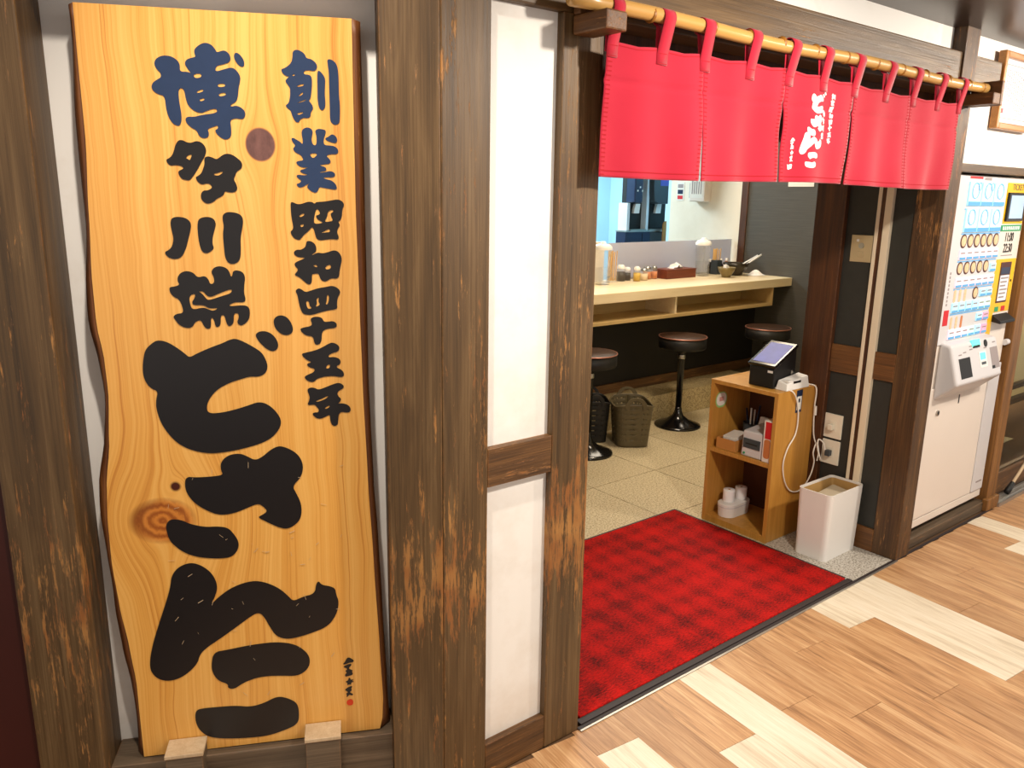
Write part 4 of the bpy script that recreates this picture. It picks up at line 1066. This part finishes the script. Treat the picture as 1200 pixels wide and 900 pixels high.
def pitcher(loc, lab):
    t = thing('water_pitcher', lab, 'pitcher', loc, 0, 'water pitchers on the counter')
    part('jug', MB().lathe([(0, 0), (.05, 0), (.053, .01), (.056, .225), (.058, .235), (.055, .235), (.051, .012), (0, .008)], n=24), M['clear'], t, smooth=True)
    tag(part('water', MB().lathe([(0, .009), (.0495, .013), (.052, .11), (0, .11)], n=24), M['water'], t, smooth=True), 'water in the jug')
    tag(part('lid', MB().lathe([(.059, .228), (.06, .246), (.045, .262), (.018, .27), (.016, .282), (0, .284)], n=24), M['white'], t, smooth=True), 'white lid')
    part('handle', MB().tube([(.056, 0, .21), (.09, 0, .205), (.1, 0, .17), (.097, 0, .09), (.085, 0, .05), (.055, 0, .045)], .0075, 8), M['clear'], t, smooth=True)
    return t
CZT = .897
p1 = pitcher((3.755, 3.80, CZT), 'water pitcher with white lid nearest the door post')
p2 = dup(p1, (4.86, 3.855, CZT), .6, 'water pitcher standing between tissue box and bowls')
def chopsticks(loc, lab, h):
    t = thing('chopstick_holder', lab, 'holder', loc, 0, 'chopstick holders on the counter')
    part('holder', MB().box(-.03, .03, -.03, .03, 0, h*.55), M['clear'] if h > .2 else M['dgrey'], t, .003)
    s = MB()
    r_ = random.Random(3)
    for i in range(14):
        x, y = r_.uniform(-.022, .022), r_.uniform(-.022, .022)
        s.tube([(x, y, .012), (x*1.1, y*1.1, h-r_.uniform(0, .012))], .0035, 5)
    tag(part('chopsticks', s, M['chop'], t), 'bundle of pale chopsticks')
    t.children[-1]['kind'] = 'stuff'
    return t
chopsticks((3.91, 3.86, CZT), 'clear holder of pale chopsticks behind the left pitcher', .215)
chopsticks((5.06, 3.88, CZT), 'dark holder of pale chopsticks right of the right pitcher', .199)
def jar(loc, mat, lab, r_=.026, h=.075, lid='white'):
    t = thing('condiment_jar', lab, 'jar', loc, 0, 'condiment jars on the counter')
    tag(part('filling', MB().lathe([(0, .003), (r_*.98, .003), (r_*.98, h*.68), (0, h*.68)], n=16), M[mat], t, smooth=True), 'condiment inside the jar')
    part('glass', MB().lathe([(0, 0), (r_, 0), (r_, h*.85), (r_*.8, h*.9), (r_*.8, h*.92), (r_*.93, h*.86), (r_*.93, .002), (0, .002)], n=16), M['clear'], t, smooth=True)
    part('lid', MB().lathe([(r_*.9, h*.88), (r_*.92, h*1.05), (r_*.5, h*1.16), (0, h*1.18)], n=16), M[lid], t, smooth=True)
    return t
jar((4.015, 3.88, CZT), 'soy', 'dark soy sauce jar nearest the left chopstick holder', .030, .098)
jar((4.089, 3.89, CZT), 'soy', 'smaller dark sauce jar right of the tall soy jar', .024, .080)
jar((4.112, 3.82, CZT), 'oilj', 'jar of yellow condiment in front of the dark jars', .025, .088)
jar((4.207, 3.90, CZT), 'chili', 'narrow reddish jar behind the pale sesame jar', .017, .072, 'steel')
jar((4.194, 3.83, CZT), 'sesame', 'pale sesame jar with steel lid in the condiment row', .028, .074, 'steel')
jar((4.283, 3.88, CZT), 'chili', 'orange spice jar near the left end of the tissue box', .028, .080, 'steel')
jar((4.350, 3.875, CZT), 'chili', 'slimmer orange jar touching the left end of the tissue box', .023, .080, 'steel')
tb = thing('tissue_box', 'dark red-brown wooden tissue box on the counter', 'tissue box', (4.565, 3.87, CZT))
part('box', MB().box(-.16, .16, -.07, .07, 0, .066), M['tissue_box'], tb, .004)
part('rim', MB().box(-.163, .163, -.073, .073, .059, .068), M['tissue_box'], tb, .002)
tr_ = random.Random(2)
tag(part('tissue', MB().grid(lambda a, b_: (-.05+.13*a+.01*math.sin(b_*9), (b_-.5)*.07*(1-.5*a) + .008*math.sin(a*11), .062+.045*math.sin(math.pi*min(1, a*1.05))*(.55+.45*math.sin(math.pi*b_))+.006*math.sin(a*17+b_*8)), 16, 10), M['tissue'], tb, smooth=False), 'white tissue pulled up')
def bowl(loc, rad, h, mat, lab):
    t = thing('bowl', lab, 'bowl', loc, 0, 'bowls on the counter')
    part('vessel', MB().lathe([(0, .004), (rad*.42, .004), (rad*.42, 0), (rad*.5, 0), (rad*.52, .012), (rad*.85, h*.6), (rad, h), (rad*.95, h), (rad*.8, h*.6), (rad*.4, .018), (0, .015)], n=28), M[mat], t, smooth=True)
    return t
b1 = bowl((4.925, 3.68, CZT), .066, .075, 'bowl_olive', 'small olive glazed bowl in front of the right pitcher')
part('napkin', MB().hexa([(-.03, -.02, .03), (.03, -.02, .03), (.03, .02, .03), (-.03, .02, .03), (-.02, -.01, .1), (.015, -.01, .085), (.01, .012, .08), (-.02, .014, .095)]), M['tissue'], b1, .004)
b2 = bowl((5.13, 3.75, CZT), .10, .095, 'bowl_dark', 'large dark glazed bowl at the counter end')
for k, (y0, y1) in enumerate(((-.02, -.03), (.02, .0))):
    t = thing('spoon', ('front' if k == 0 else 'rear')+' white handled ladle leaning out of the dark bowl', 'ladle', (5.13, 3.75, CZT), 0, 'ladles in the dark bowl')
    part('handle', MB().tube([(.0, y0, .035), (.10, y1-.02, .098), (.185, y1-.06, .155-.008*k)], [.006, .006, .008], 7), M['white'], t, smooth=True)
    part('scoop', MB().lathe([(0, .022), (.02, .028), (.025, .04), (.022, .04), (.017, .031), (0, .026)], 0-.012, y0, 12), M['white'], t, smooth=True)
t = thing('folded_cloth', 'crumpled white cloth beside the large dark bowl', 'cloth', (5.265, 3.66, CZT))
part('cloth', MB().grid(lambda a, b_: (-.07+.14*a, -.05+.1*b_, .002+.03*abs(math.sin(a*7+b_*3))*math.sin(math.pi*a)*math.sin(math.pi*b_)+.012*math.sin(math.pi*a)*math.sin(math.pi*b_)), 16, 12), M['tissue'], t)
for k, (bx, mt_) in enumerate(((5.02, 'soy'), (5.15, 'soy'), (5.22, 'chili'))):
    t = thing('sauce_bottle', ('small dark sauce bottle behind the olive bowl', 'small dark sauce bottle behind the large dark bowl', 'small reddish bottle nearest the charcoal wall')[k], 'bottle', (bx+.03, 3.93, CZT), 0, 'sauce bottles behind the bowls')
    part('bottle', MB().lathe([(0, 0), (.02, 0), (.021, .06), (.010, .08), (.010, .095), (0, .095)], n=14), M[mt_], t, smooth=True)
    part('cap', MB().lathe([(.012, .092), (.012, .112), (0, .113)], n=12), M['white'], t, smooth=True)

# stools
def make_stool(loc, lab):
    t = thing('counter_stool', lab, 'stool', loc, 0, 'stools along the counter')
    part('seat_cushion', MB().lathe([(0, .603), (.145, .602), (.150, .598)], n=36), M['seat_top'], t, smooth=True)
    tag(part('seat_rim', MB().lathe([(.150, .599), (.1545, .6005), (.156, .597), (.154, .593), (.150, .594), (.150, .599)], n=36), M['seat_rim'], t, smooth=True), 'copper coloured rim')
    part('seat_drum', MB().lathe([(0, .597), (.152, .592), (.153, .53), (.147, .522), (0, .520)], n=36), M['black'], t, smooth=True)
    part('pole', MB().lathe([(.0, .521), (.06, .521), (.03, .50), (.022, .49), (.020, .12), (.0, .12)], n=20), M['black_gloss'], t, smooth=True)
    part('collar', MB().lathe([(.024, .478), (.026, .47), (.026, .455), (.024, .45), (.0205, .45), (.0205, .478)], n=20), M['steel'], t, smooth=True)
    part('base', MB().lathe([(0, .13), (.02, .13), (.024, .10), (.036, .07), (.075, .04), (.13, .018), (.15, .010), (.152, 0), (0, 0)], n=36), M['black_gloss'], t, smooth=True)
    return t
s0 = make_stool((4.0, 3.288, 0), 'black pedestal stool with copper rim right of the laundry baskets')
dup(s0, (3.11, 3.215, 0), .4, 'black pedestal stool half hidden by the door post')
dup(s0, (4.80, 3.20, 0), .8, 'black pedestal stool behind the cabinet and terminal')

# baskets
def make_basket(loc, rot, mat, lab):
    t = thing('laundry_basket', lab, 'basket', loc, rot, 'plastic baskets below the counter')
    nseg, nr, H_ = 132, 32, .25
    def wall(a, b_):
        ang = 2*math.pi*a
        w_, d_ = .118+.024*b_, .098+.02*b_
        c_, s_ = math.cos(ang), math.sin(ang)
        e = .45
        x = w_*math.copysign(abs(c_)**e, c_); y = d_*math.copysign(abs(s_)**e, s_)
        dip = .012*(abs(c_)**3) - .008*abs(s_)**3
        return (x, y, .004+(H_+dip)*b_)
    def skip(i, j):
        return 5 <= j <= 29 and i % 4 == 1 and j % 4 == 1
    o = part('wall', MB().grid(wall, nseg, nr, skip), M[mat], t, smooth=True)
    md = o.modifiers.new('thick', 'SOLIDIFY'); md.thickness = .004
    rim = [Vector(wall(i/60, 1.0)) for i in range(61)]
    part('rim', MB().tube(rim, .0055, 7, False), M[mat], t, smooth=True)
    part('floor_plate', MB().loft([[Vector(wall(i/48, 0)) for i in range(48)], [Vector(wall(i/48, 0))+Vector((0, 0, .005)) for i in range(48)]]), M[mat], t)
    for s in (-1, 1):
        hp = [(s*(.142+.004*math.sin(math.pi*k/10)), .066*math.cos(math.pi*k/10), H_+.004+.062*math.sin(math.pi*k/10)) for k in range(11)]
        m_ = MB()
        m_.loft([[(p[0]-.005, p[1]*1.0, p[2]), (p[0]+.005, p[1], p[2]), (p[0]+.005, p[1]*.66, p[2]-.016), (p[0]-.005, p[1]*.66, p[2]-.016)] for p in hp])
        part('handle', m_, M[mat], t, .001)
    return t
make_basket((3.47, 3.215, 0), .95, 'basket', 'taupe perforated plastic basket left of the middle stool')
make_basket((3.30, 3.385, 0), 1.2, 'basket_black', 'black perforated plastic basket behind the taupe basket') if False else None
bb = make_basket((3.33, 3.40, 0), .95, 'basket_black', 'black perforated plastic basket behind the taupe basket')
bb.scale = (.8, .8, .98)

# ------------------------------------------------------------------ ticket vending machine
MX, MY = 3.715, 1.45
tm = thing('ticket_machine', 'tall white meal ticket machine with lit menu buttons right of the doorway', 'vending machine', (MX, MY, 0))
def mx(x): return x-MX
part('body', MB().box(-.349, .347, 0, .44, .072, 1.572), M['machine'], tm, .006)
part('lower_door', MB().box(-.345, .222, -.006, 0, .115, .70), M['machine'], tm, .004)
part('side_strip', MB().box(.226, .345, -.010, 0, .115, .74), M['machine_grey'], tm, .005)
part('kick_plate', MB().box(-.345, .345, -.004, 0, .076, .111), M['machine'], tm, .002)
part('menu_panel', MB().box(-.345, .112, -.006, 0, .885, 1.568), M['machine_grey'], tm, .003)
part('control_panel', MB().box(.113, .336, -.005, 0, .745, 1.568), M['machine'], tm, .003)
lk = part('lock', MB().tube([(mx(3.458), -.012, .586), (mx(3.458), 0, .586)], .012, 14), M['steel'], tm)
part('keyhole', MB().box(-.002, .002, -.0135, -.0118, .580, .592), M['black'], lk, loc=(mx(3.458), 0, 0))
part('latch_slot', MB().box(mx(3.652), mx(3.660), -.0075, -.0058, .60, .64), M['black'], tm)
part('maker_plate', MB().box(mx(3.975), mx(4.035), -.0112, -.010, .158, .166), M['print_grey'], tm)
yb = -.006
# title marks
part('title_strip', MB().box(mx(3.458), mx(3.575), yb-.0008, yb, 1.557, 1.566), M['redp'], tm)
part('title_strip', MB().box(mx(3.595), mx(3.66), yb-.0008, yb, 1.553, 1.564), M['print_grey'], tm)
# two rows of three big picture buttons
big_me = MB().box(-.0565, .0565, -.006, 0, -.047, .047).mesh('menu_button', M['btn_blue'])
bar_me = MB().box(-.054, .054, -.0072, -.006, -.046, -.030).mesh('price_bar', M['btn_bar'])
ring_me = MB().lathe([(.031, 0), (.0335, .001), (.031, .002), (.0285, .001), (.031, 0)], n=20).mesh('picture_bowl', M['btn_bar'])
cap_me = MB().box(-.045, .045, -.0068, -.006, -.028, -.018).mesh('caption', M['btn_pink'])
in_me = MB().lathe([(0, 0), (.026, 0), (.026, .0008), (0, .0012)], n=18).mesh('picture_soup', M['kit_white'])
for r_, zc in enumerate((1.497, 1.392)):
    for c_ in range(3):
        xc = mx(3.510+.1195*c_)
        o = link('menu_button', big_me, tm, (xc, yb, zc))
        link('price_bar', bar_me, o); link('caption', cap_me, o)
        rg_ = link('picture_bowl', ring_me, o, (-.004 if r_ else 0, -.006, .012)); rg_.rotation_euler = (math.pi/2, 0, 0)
        sp_ = link('picture_soup', in_me, o, (-.004 if r_ else 0, -.006, .012)); sp_.rotation_euler = (math.pi/2, 0, 0)
        if (r_, c_) in ((0, 0), (0, 1)):
            r2_ = link('picture_bowl', ring_me, o, (.034, -.0062, .03)); r2_.rotation_euler = (math.pi/2, 0, 0); r2_.scale = (.5, .5, 1)
# photographs of bowls above the small buttons
bp_me = MB().lathe([(0, 0), (.0285, 0), (.0285, .0012), (.024, .0016), (0, .0012)], n=20).mesh('printed_bowl', M['bowl_print'])
sp_me = MB().lathe([(0, 0), (.0215, 0), (.0215, .0022), (0, .0024)], n=18).mesh('printed_soup', M['soup'])
def bowls(xs, zc, s=1.0):
    for x in xs:
        o = link('printed_bowl', bp_me, tm, (mx(x), yb, zc)); o.rotation_euler = (math.pi/2, 0, 0); o.scale = (s, s, 1)
        link('printed_soup', sp_me, o)
bowls([3.476+.0625*i for i in range(6)], 1.309)
bowls([3.476+.0625*i for i in range(5)], 1.199, .95)
small = {}
def button_row(xs, zc, mats, h=.040):
    for x, mt_ in zip(xs, mats):
        if (mt_, h) not in small:
            small[mt_, h] = (MB().box(-.0275, .0275, -.005, 0, -h/2, h/2).mesh('menu_button', M[mt_]), MB().box(-.0262, .0262, -.0062, -.005, -h/2+.001, -h/2+.011).mesh('price_bar', M['btn_bar']), MB().box(-.02, .02, -.0058, -.005, .004, .010).mesh('caption', M['print_grey']))
        a_, b_, c_ = small[mt_, h]
        o = link('menu_button', a_, tm, (mx(x), yb, zc))
        link('price_bar', b_, o); link('caption', c_, o)
XS6 = [3.476+.0635*i for i in range(6)]
button_row(XS6, 1.254, ['btn_pink']*6)
button_row([XS6[5]], 1.192, ['btn_blue'], .036)
button_row(XS6, 1.140, ['btn_pink']*6)
for i in range(4):
    x = XS6[0]+.048*i-.01
    if i < 3:
        part('printed_side_dish', MB().prism(rrect(.020, .055, .009) and [(p[0]+mx(x), p[1]+1.085) for p in rrect(.020, .055, .009)], yb-.001, yb, 'xz'), M['soup'], tm)
    part('printed_side_dish', MB().prism([(p[0]+mx(x), p[1]+.972) for p in rrect(.018, .052, .008)], yb-.001, yb, 'xz'), M['chili' if i == 2 else 'soup'], tm) if i < 3 else None
bowls([3.66], 1.088, .95)
button_row(XS6[4:], 1.085, ['btn_blue', 'btn_blue'], .030)
button_row(XS6, 1.036, ['btn_blue', 'btn_blue', 'btn_blue', 'btn_blue', 'btn_mint', 'btn_mint'], .042)
button_row(XS6[4:], .980, ['btn_blue', 'btn_rose'], .032)
button_row(XS6, .924, ['btn_pink', 'btn_pink', 'btn_pink', 'btn_mint', 'btn_blue', 'btn_rose'], .040)
for zc in (1.437, 1.338, 1.226, 1.112, 1.008):
    part('row_divider', MB().box(mx(3.445), mx(3.822), yb-.0007, yb, zc-.0025, zc+.0025), M['btn_bar'], tm)
part('red_label', MB().box(mx(3.388), mx(3.432), yb-.001, yb, .966, 1.030), M['redp'], tm)
for i in range(9):
    part('side_note', MB().box(mx(3.396), mx(3.406), yb-.0008, yb, 1.048+.016*i, 1.058+.016*i), M['print_grey'], tm)
# right column
yc = -.005
yt = part('yellow_panel', MB().box(mx(3.833), mx(4.042), yc-.002, yc, 1.376, 1.548), M['yellow'], tm)
o = link('lettering', stand_up(text_mesh('lettering', 'TICKET', .036, M['dgrey']), 0), yt, (mx(3.945), yc-.0026, 1.529))
yl = part('yellow_panel', MB().box(mx(3.833), mx(4.042), yc-.002, yc, .985, 1.222).box(mx(3.833), mx(3.876), yc-.002, yc, .885, .985), M['yellow'], tm)
sf = part('ticket_screen', MB().box(mx(3.842), mx(4.022), -.016, yc, 1.386, 1.508), M['black_gloss'], tm, .004)
tag(part('display', MB().box(mx(3.862), mx(4.004), -.0172, -.016, 1.398, 1.496), M['screen_grey'], sf), 'lit grey-blue display')
gs = part('green_strip', MB().box(mx(3.828), mx(4.042), yc-.0015, yc, 1.343, 1.370), M['green'], tm)
for i in range(9):
    part('strip_mark', MB().box(mx(3.845+.0205*i), mx(3.858+.0205*i), yc-.0022, yc-.0015, 1.349, 1.364).box(mx(3.849+.0205*i), mx(3.854+.0205*i), yc-.0026, yc-.0022, 1.352, 1.361), M['print_white'], gs)
link('lettering', stand_up(text_mesh('lettering', '11:00', .054, M['black'], xs=.78, bold=.0006), 0), tm, (mx(3.930), yc-.0012, 1.316))
link('lettering', stand_up(text_mesh('lettering', '22:30', .054, M['black'], xs=.78, bold=.0006), 0), tm, (mx(3.930), yc-.0012, 1.268))
part('fine_print', MB().box(mx(3.87), mx(3.99), yc-.0008, yc, 1.236, 1.240), M['print_grey'], tm)
sh = part('notice_sheet', MB().box(mx(3.884), mx(3.994), yc-.004, yc-.002, 1.028, 1.208), M['bowl_print'], tm)
part('sheet_paper', MB().box(mx(3.892), mx(3.986), yc-.0048, yc-.004, 1.036, 1.150), M['paper'], sh)
part('sheet_heading', MB().box(mx(3.892), mx(3.986), yc-.0048, yc-.004, 1.155, 1.185), M['navy'], sh)
for i in range(6):
    part('sheet_line', MB().box(mx(3.900), mx(3.978-.01*(i % 3)), yc-.0053, yc-.0048, 1.134-.017*i, 1.141-.017*i), M['print_grey'], sh)
part('side_key', MB().box(mx(4.012), mx(4.02), yc-.004, yc-.002, 1.118, 1.128), M['black'], tm)
part('status_window', MB().box(mx(3.885), mx(3.925), yc-.003, yc, .988, 1.010), M['green'], tm)
part('status_window', MB().box(mx(3.955), mx(3.995), yc-.003, yc, .988, 1.010), M['redp'], tm)
part('ticket_tray', MB().hexa([(mx(3.872), -.045, .938), (mx(4.035), -.045, .938), (mx(4.035), yc, .945), (mx(3.872), yc, .945), (mx(3.872), -.045, .950), (mx(4.035), -.045, .950), (mx(4.035), yc, .976), (mx(3.872), yc, .976)]), M['black'], tm, .002)
part('side_knob', MB().tube([(mx(4.045), -.012, .835), (mx(4.078), -.012, .835)], .014, 12), M['machine_grey'], tm)
# money unit: leans out of the machine face
x0, x1 = -.312, .132
prof = [(0, .897), (-.048, .886), (-.094, .726), (0, .642)]
un = MB()
un.loft([[(x0+.002 if False else x0, p[0], p[1]) for p in prof], [(x1, p[0], p[1]) for p in prof]])
mu = part('money_unit', un, M['machine_grey'], tm, .012, seg=3)
nrm = Vector((0, -.160, .046)).normalized()
nrm = Vector((0, -(.886-.726), -(.094-.048)*-1)).normalized()
def face(u, v, off=0.0):
    """point on the leaning front face; u across 0..1, v down 0..1"""
    d = Vector((0, -.046, -.160)); n_ = Vector((0, -.160, .046)).normalized()
    p = Vector((x0+(x1-x0)*u, -.048, .886)) + d*v + n_*off
    return p
def inset(name, u0, u1, v0, v1, mat, h=.0012, base=0.0, parent=None):
    b_ = [face(u0, v1, base-.004), face(u1, v1, base-.004), face(u1, v0, base-.004), face(u0, v0, base-.004)]
    t_ = [face(u0, v1, base+h), face(u1, v1, base+h), face(u1, v0, base+h), face(u0, v0, base+h)]
    return part(name, MB().hexa(b_+t_), M[mat], parent or mu)
tag(inset('bill_window', .10, .34, .35, .86, 'black'), 'black window')
inset('bill_frame', .08, .36, .32, .89, 'machine_grey', .0006)
gd = inset('coin_display', .54, .70, .28, .70, 'white', .0012)
tag(inset('display', .56, .68, .32, .50, 'screen_green', .0018), 'lit green display')
inset('display_buttons', .57, .67, .56, .63, 'dgrey', .0018)
tag(inset('coin_return', .80, .97, .24, .80, 'print_grey', .0008), 'grey coin return recess')
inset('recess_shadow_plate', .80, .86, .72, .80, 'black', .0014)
inset('bill_slot', .42, .60, -.05, .12, 'screen_green', .002)
inset('bill_slot_lip', .44, .58, .10, .16, 'black', .003)
part('coin_slot', MB().lathe([(0, 0), (.016, 0), (.016, .002), (0, .002)], n=18), M['black'], mu, loc=face(.72, .1, .0005)).rotation_euler = (math.radians(74), 0, 0)
for i, (u_, v_) in enumerate(((.36, .08), (.36, .16), (.12, .24), (.22, .20), (.88, .1), (.67, .2))):
    inset('unit_marking', u_, u_+.06, v_, v_+.03, 'print_grey', .001)

# ------------------------------------------------------------------ framed certificate
fx0, fx1, fz0, fz1 = 3.533, 3.88, 1.752, 2.042
fc = thing('framed_certificate', 'framed white certificate in a honey wooden frame above the ticket machine', 'picture frame', ((fx0+fx1)/2, 1.44, (fz0+fz1)/2))
hw, hh = (fx1-fx0)/2, (fz1-fz0)/2
for nm, bx in (('frame_side', (-hw, -hw+.024, -hh, hh)), ('frame_side', (hw-.024, hw, -hh, hh)), ('frame_bar', (-hw+.024, hw-.024, -hh, -hh+.024)), ('frame_bar', (-hw+.024, hw-.024, hh-.024, hh))):
    part(nm, MB().box(bx[0], bx[1], -.034, -.004, bx[2], bx[3]), M['frame_wood'], fc, .004)
pp = part('paper', MB().box(-hw+.022, hw-.022, -.016, -.010, -hh+.022, hh-.022), M['paper'], fc)
part('border_line', MB().box(-hw+.04, hw-.04, -.0166, -.016, hh-.046, hh-.043).box(-hw+.04, hw-.04, -.0166, -.016, -hh+.043, -hh+.046).box(-hw+.040, -hw+.043, -.0166, -.016, -hh+.046, hh-.046).box(hw-.043, hw-.040, -.0166, -.016, -hh+.046, hh-.046), M['print_grey'], pp)
tx = MB()
rt_ = random.Random(9)
for c_ in range(12):
    x = -hw+.062+c_*.0195
    zz = hh-.062
    end = -hh+.06+rt_.uniform(0, .06)
    while zz > end:
        l_ = rt_.uniform(.005, .009)
        tx.box(x-.003, x+.003, -.0166, -.016, zz-l_, zz); zz -= l_+.003
tag(part('text_columns', tx, M['print_grey'], pp), 'columns of small grey handwriting', kind='stuff')
part('seal', MB().box(-hw+.066, -hw+.082, -.0166, -.016, -hh+.062, -hh+.080), M['redp'], pp)

# ------------------------------------------------------------------ stick at the far right
ls = thing('leaning_stick', 'pale wooden stick with black rubber tip leaning against the glazed screen', 'stick', (4.335, 1.425, .018))
A_, B_ = Vector((.012, 0, .014)), Vector((1.05, .030, .56))
d_ = (B_-A_).normalized()
part('shaft', MB().tube([A_, B_], .008, 10), M['stick'], ls, smooth=True)
tag(part('rubber_tip', MB().tube([A_-d_*.002, A_+d_*.02, A_+d_*.075], [.013, .0155, .0115], 12), M['black'], ls, smooth=True), 'black rubber tip')

# ------------------------------------------------------------------ kitchen behind the counter
kc = thing('kitchen_cabinet', 'dark navy kitchen cabinet below the black dispensers', 'cabinet', (5.45, 5.02, 0))
part('body', MB().box(-.22, .10, 0, .12, 0, 1.165), M['navy'], kc, .004)
part('body_right', MB().box(.102, .345, 0, .12, 0, 1.16), M['dgrey'], kc, .004)
part('ledge', MB().box(-.225, .35, -.012, .12, 1.165, 1.176), M['steel'], kc)
part('door_gap', MB().box(-.006, .0, -.002, 0, .1, 1.15), M['black'], kc)
def dispenser(x0, x1, up, lo, name, lab, curved):
    t = thing('drink_dispenser', lab, 'dispenser', ((x0+x1)/2, 5.02, 1.177), 0, 'dispensers at the back of the kitchen')
    h = (x1-x0)/2
    part('back_body', MB().box(-h, h, .05, .11, 0, .62), M['black'], t, .006)
    part('side_panel', MB().box(-h-.035, -h-.002, .0, .11, 0, .24 if not curved else .62), M['kit_white'], t, .003)
    if curved:
        part('hood', MB().prism([(-h, .26), (-h-.01, .34), (-h-.02, .56), (-h, .62), (h, .62), (h, .26), (h-.05, .235), (-h+.05, .235)], -.06, .06, 'xz'), M['dgrey'], t, .01)
        tag(part('screen', MB().box(-h+.07, h-.1, -.062, -.06, .395, .47), M['screen_blue'], t), 'lit blue screen')
    else:
        part('hood', MB().box(-h, h-.10, -.05, .06, .245, .62), M['navy'], t, .01)
        for i in range(3):
            part('dial', MB().box(-h+.025+.03*i, -h+.04+.03*i, -.052, -.05, .34+.03*(i % 2), .355+.03*(i % 2)), M['white'], t)
    part('nozzle_plate', MB().hexa([(-.03, .02, .15), (.04, .02, .15), (.04, .05, .15), (-.03, .05, .15), (-.01, .02, .235), (.05, .02, .235), (.05, .05, .235), (-.01, .05, .235)]), M['white'], t, .002)
    part('drip_tray', MB().box(-h, h, -.02, .05, 0, .012), M['steel'], t, .002)
dispenser(5.275, 5.475, 0, 0, '', 'navy and black drink dispenser, left of the pair behind the counter', False)
dispenser(5.52, 5.80, 0, 0, '', 'grey hooded drink dispenser with blue screen next to the white wall', True)
t = thing('wooden_paddle', 'tan wooden paddle standing against the right dispenser', 'paddle', (5.69, 4.96, 1.06))
part('blade', MB().prism([(p[0], p[1]+.1) for p in rrect(.085, .2, .04)], -.006, .006, 'xz'), M['tan_board'], t, .003)
part('grip', MB().box(-.018, .018, -.006, .006, -.25, .02), M['tan_board'], t, .003)
# blue lit back of the kitchen
sk = thing('steel_shelf_unit', 'pale steel kitchen unit in blue light seen above the left pitcher', 'shelf unit', (5.05, 6.0, 0))
part('unit_body', MB().box(-.9, .3, 0, .5, 0, 1.16), M['kit_white'], sk, .004)
part('splash_panel', MB().box(-.9, .3, .40, .5, 1.16, 1.40), M['kit_white'], sk, .003)
part('upper_shelf', MB().box(-.9, .5, .2, .55, 1.66, 1.69), M['steel'], sk, .002)
for i, xs_ in enumerate((.1, .28)):
    t = thing('hanging_ladle', ('left', 'right')[i]+' dark hanging ladle against the blue kitchen wall', 'ladle', (5.28+.16*i, 6.36, 1.42), 0, 'ladles on the kitchen wall')
    part('handle', MB().tube([(0, 0, 0), (0, 0, .16)], .008, 8), M['dgrey'], t, smooth=True)
    part('hook', MB().box(-.035, .035, -.012, .012, .14, .22), M['dgrey'], t, .004)
t = thing('faucet', 'thin bent metal faucet in the blue lit kitchen', 'faucet', (5.28, 6.12, 1.2))
part('spout', MB().tube([(0, 0, 0), (0, 0, .14), (-.08, -.02, .30), (-.1, -.02, .31), (-.12, -.03, .29)], .008, 8), M['steel'], t, smooth=True)
part('base', MB().box(-.05, .05, -.03, .03, -.02, .04), M['steel'], t, .004)
# devices on the white kitchen wall
t = thing('wall_dispenser', 'white wall box with printed front on the white kitchen wall', 'dispenser', (XR, 4.285, 1.44))
part('case', MB().box(-.085, 0, -.078, .078, 0, .24), M['machine'], t, .008)
part('printed_front', MB().box(-.0862, -.085, -.06, .06, .03, .20), M['white_card'], t)
for i in range(5):
    part('front_mark', MB().box(-.087, -.0862, -.045+.022*i, -.035+.022*i, .06, .17-.012*(i % 2)), M['print_grey'], t)
t = thing('wall_switch', 'grey switch panel beside the white wall box', 'switch', (XR, 4.395, 1.53))
part('plate', MB().box(-.006, 0, -.034, .034, -.06, .06), M['grey_label'], t, .002)
part('key', MB().box(-.01, -.006, -.012, .012, -.02, .02), M['white'], t, .001)
t = thing('wall_notice', 'small white notice with dark and red blocks on the kitchen wall', 'notice', (XR, 4.525, 1.52))
part('sheet', MB().box(-.003, 0, -.038, .038, -.075, .075), M['white_card'], t)
part('dark_block', MB().box(-.004, -.003, -.026, .03, -.02, .015), M['navy'], t)
part('red_block', MB().box(-.004, -.003, -.026, .03, -.062, -.032), M['redp'], t)
part('heading', MB().box(-.004, -.003, -.026, .03, .03, .06), M['print_grey'], t)
t = thing('wall_sign', 'small white notice on the charcoal wall just below the curtain hem', 'notice', (XR, 3.40, 1.66))
part('sheet', MB().box(-.004, 0, -.105, .105, -.10, .10), M['white_card'], t)
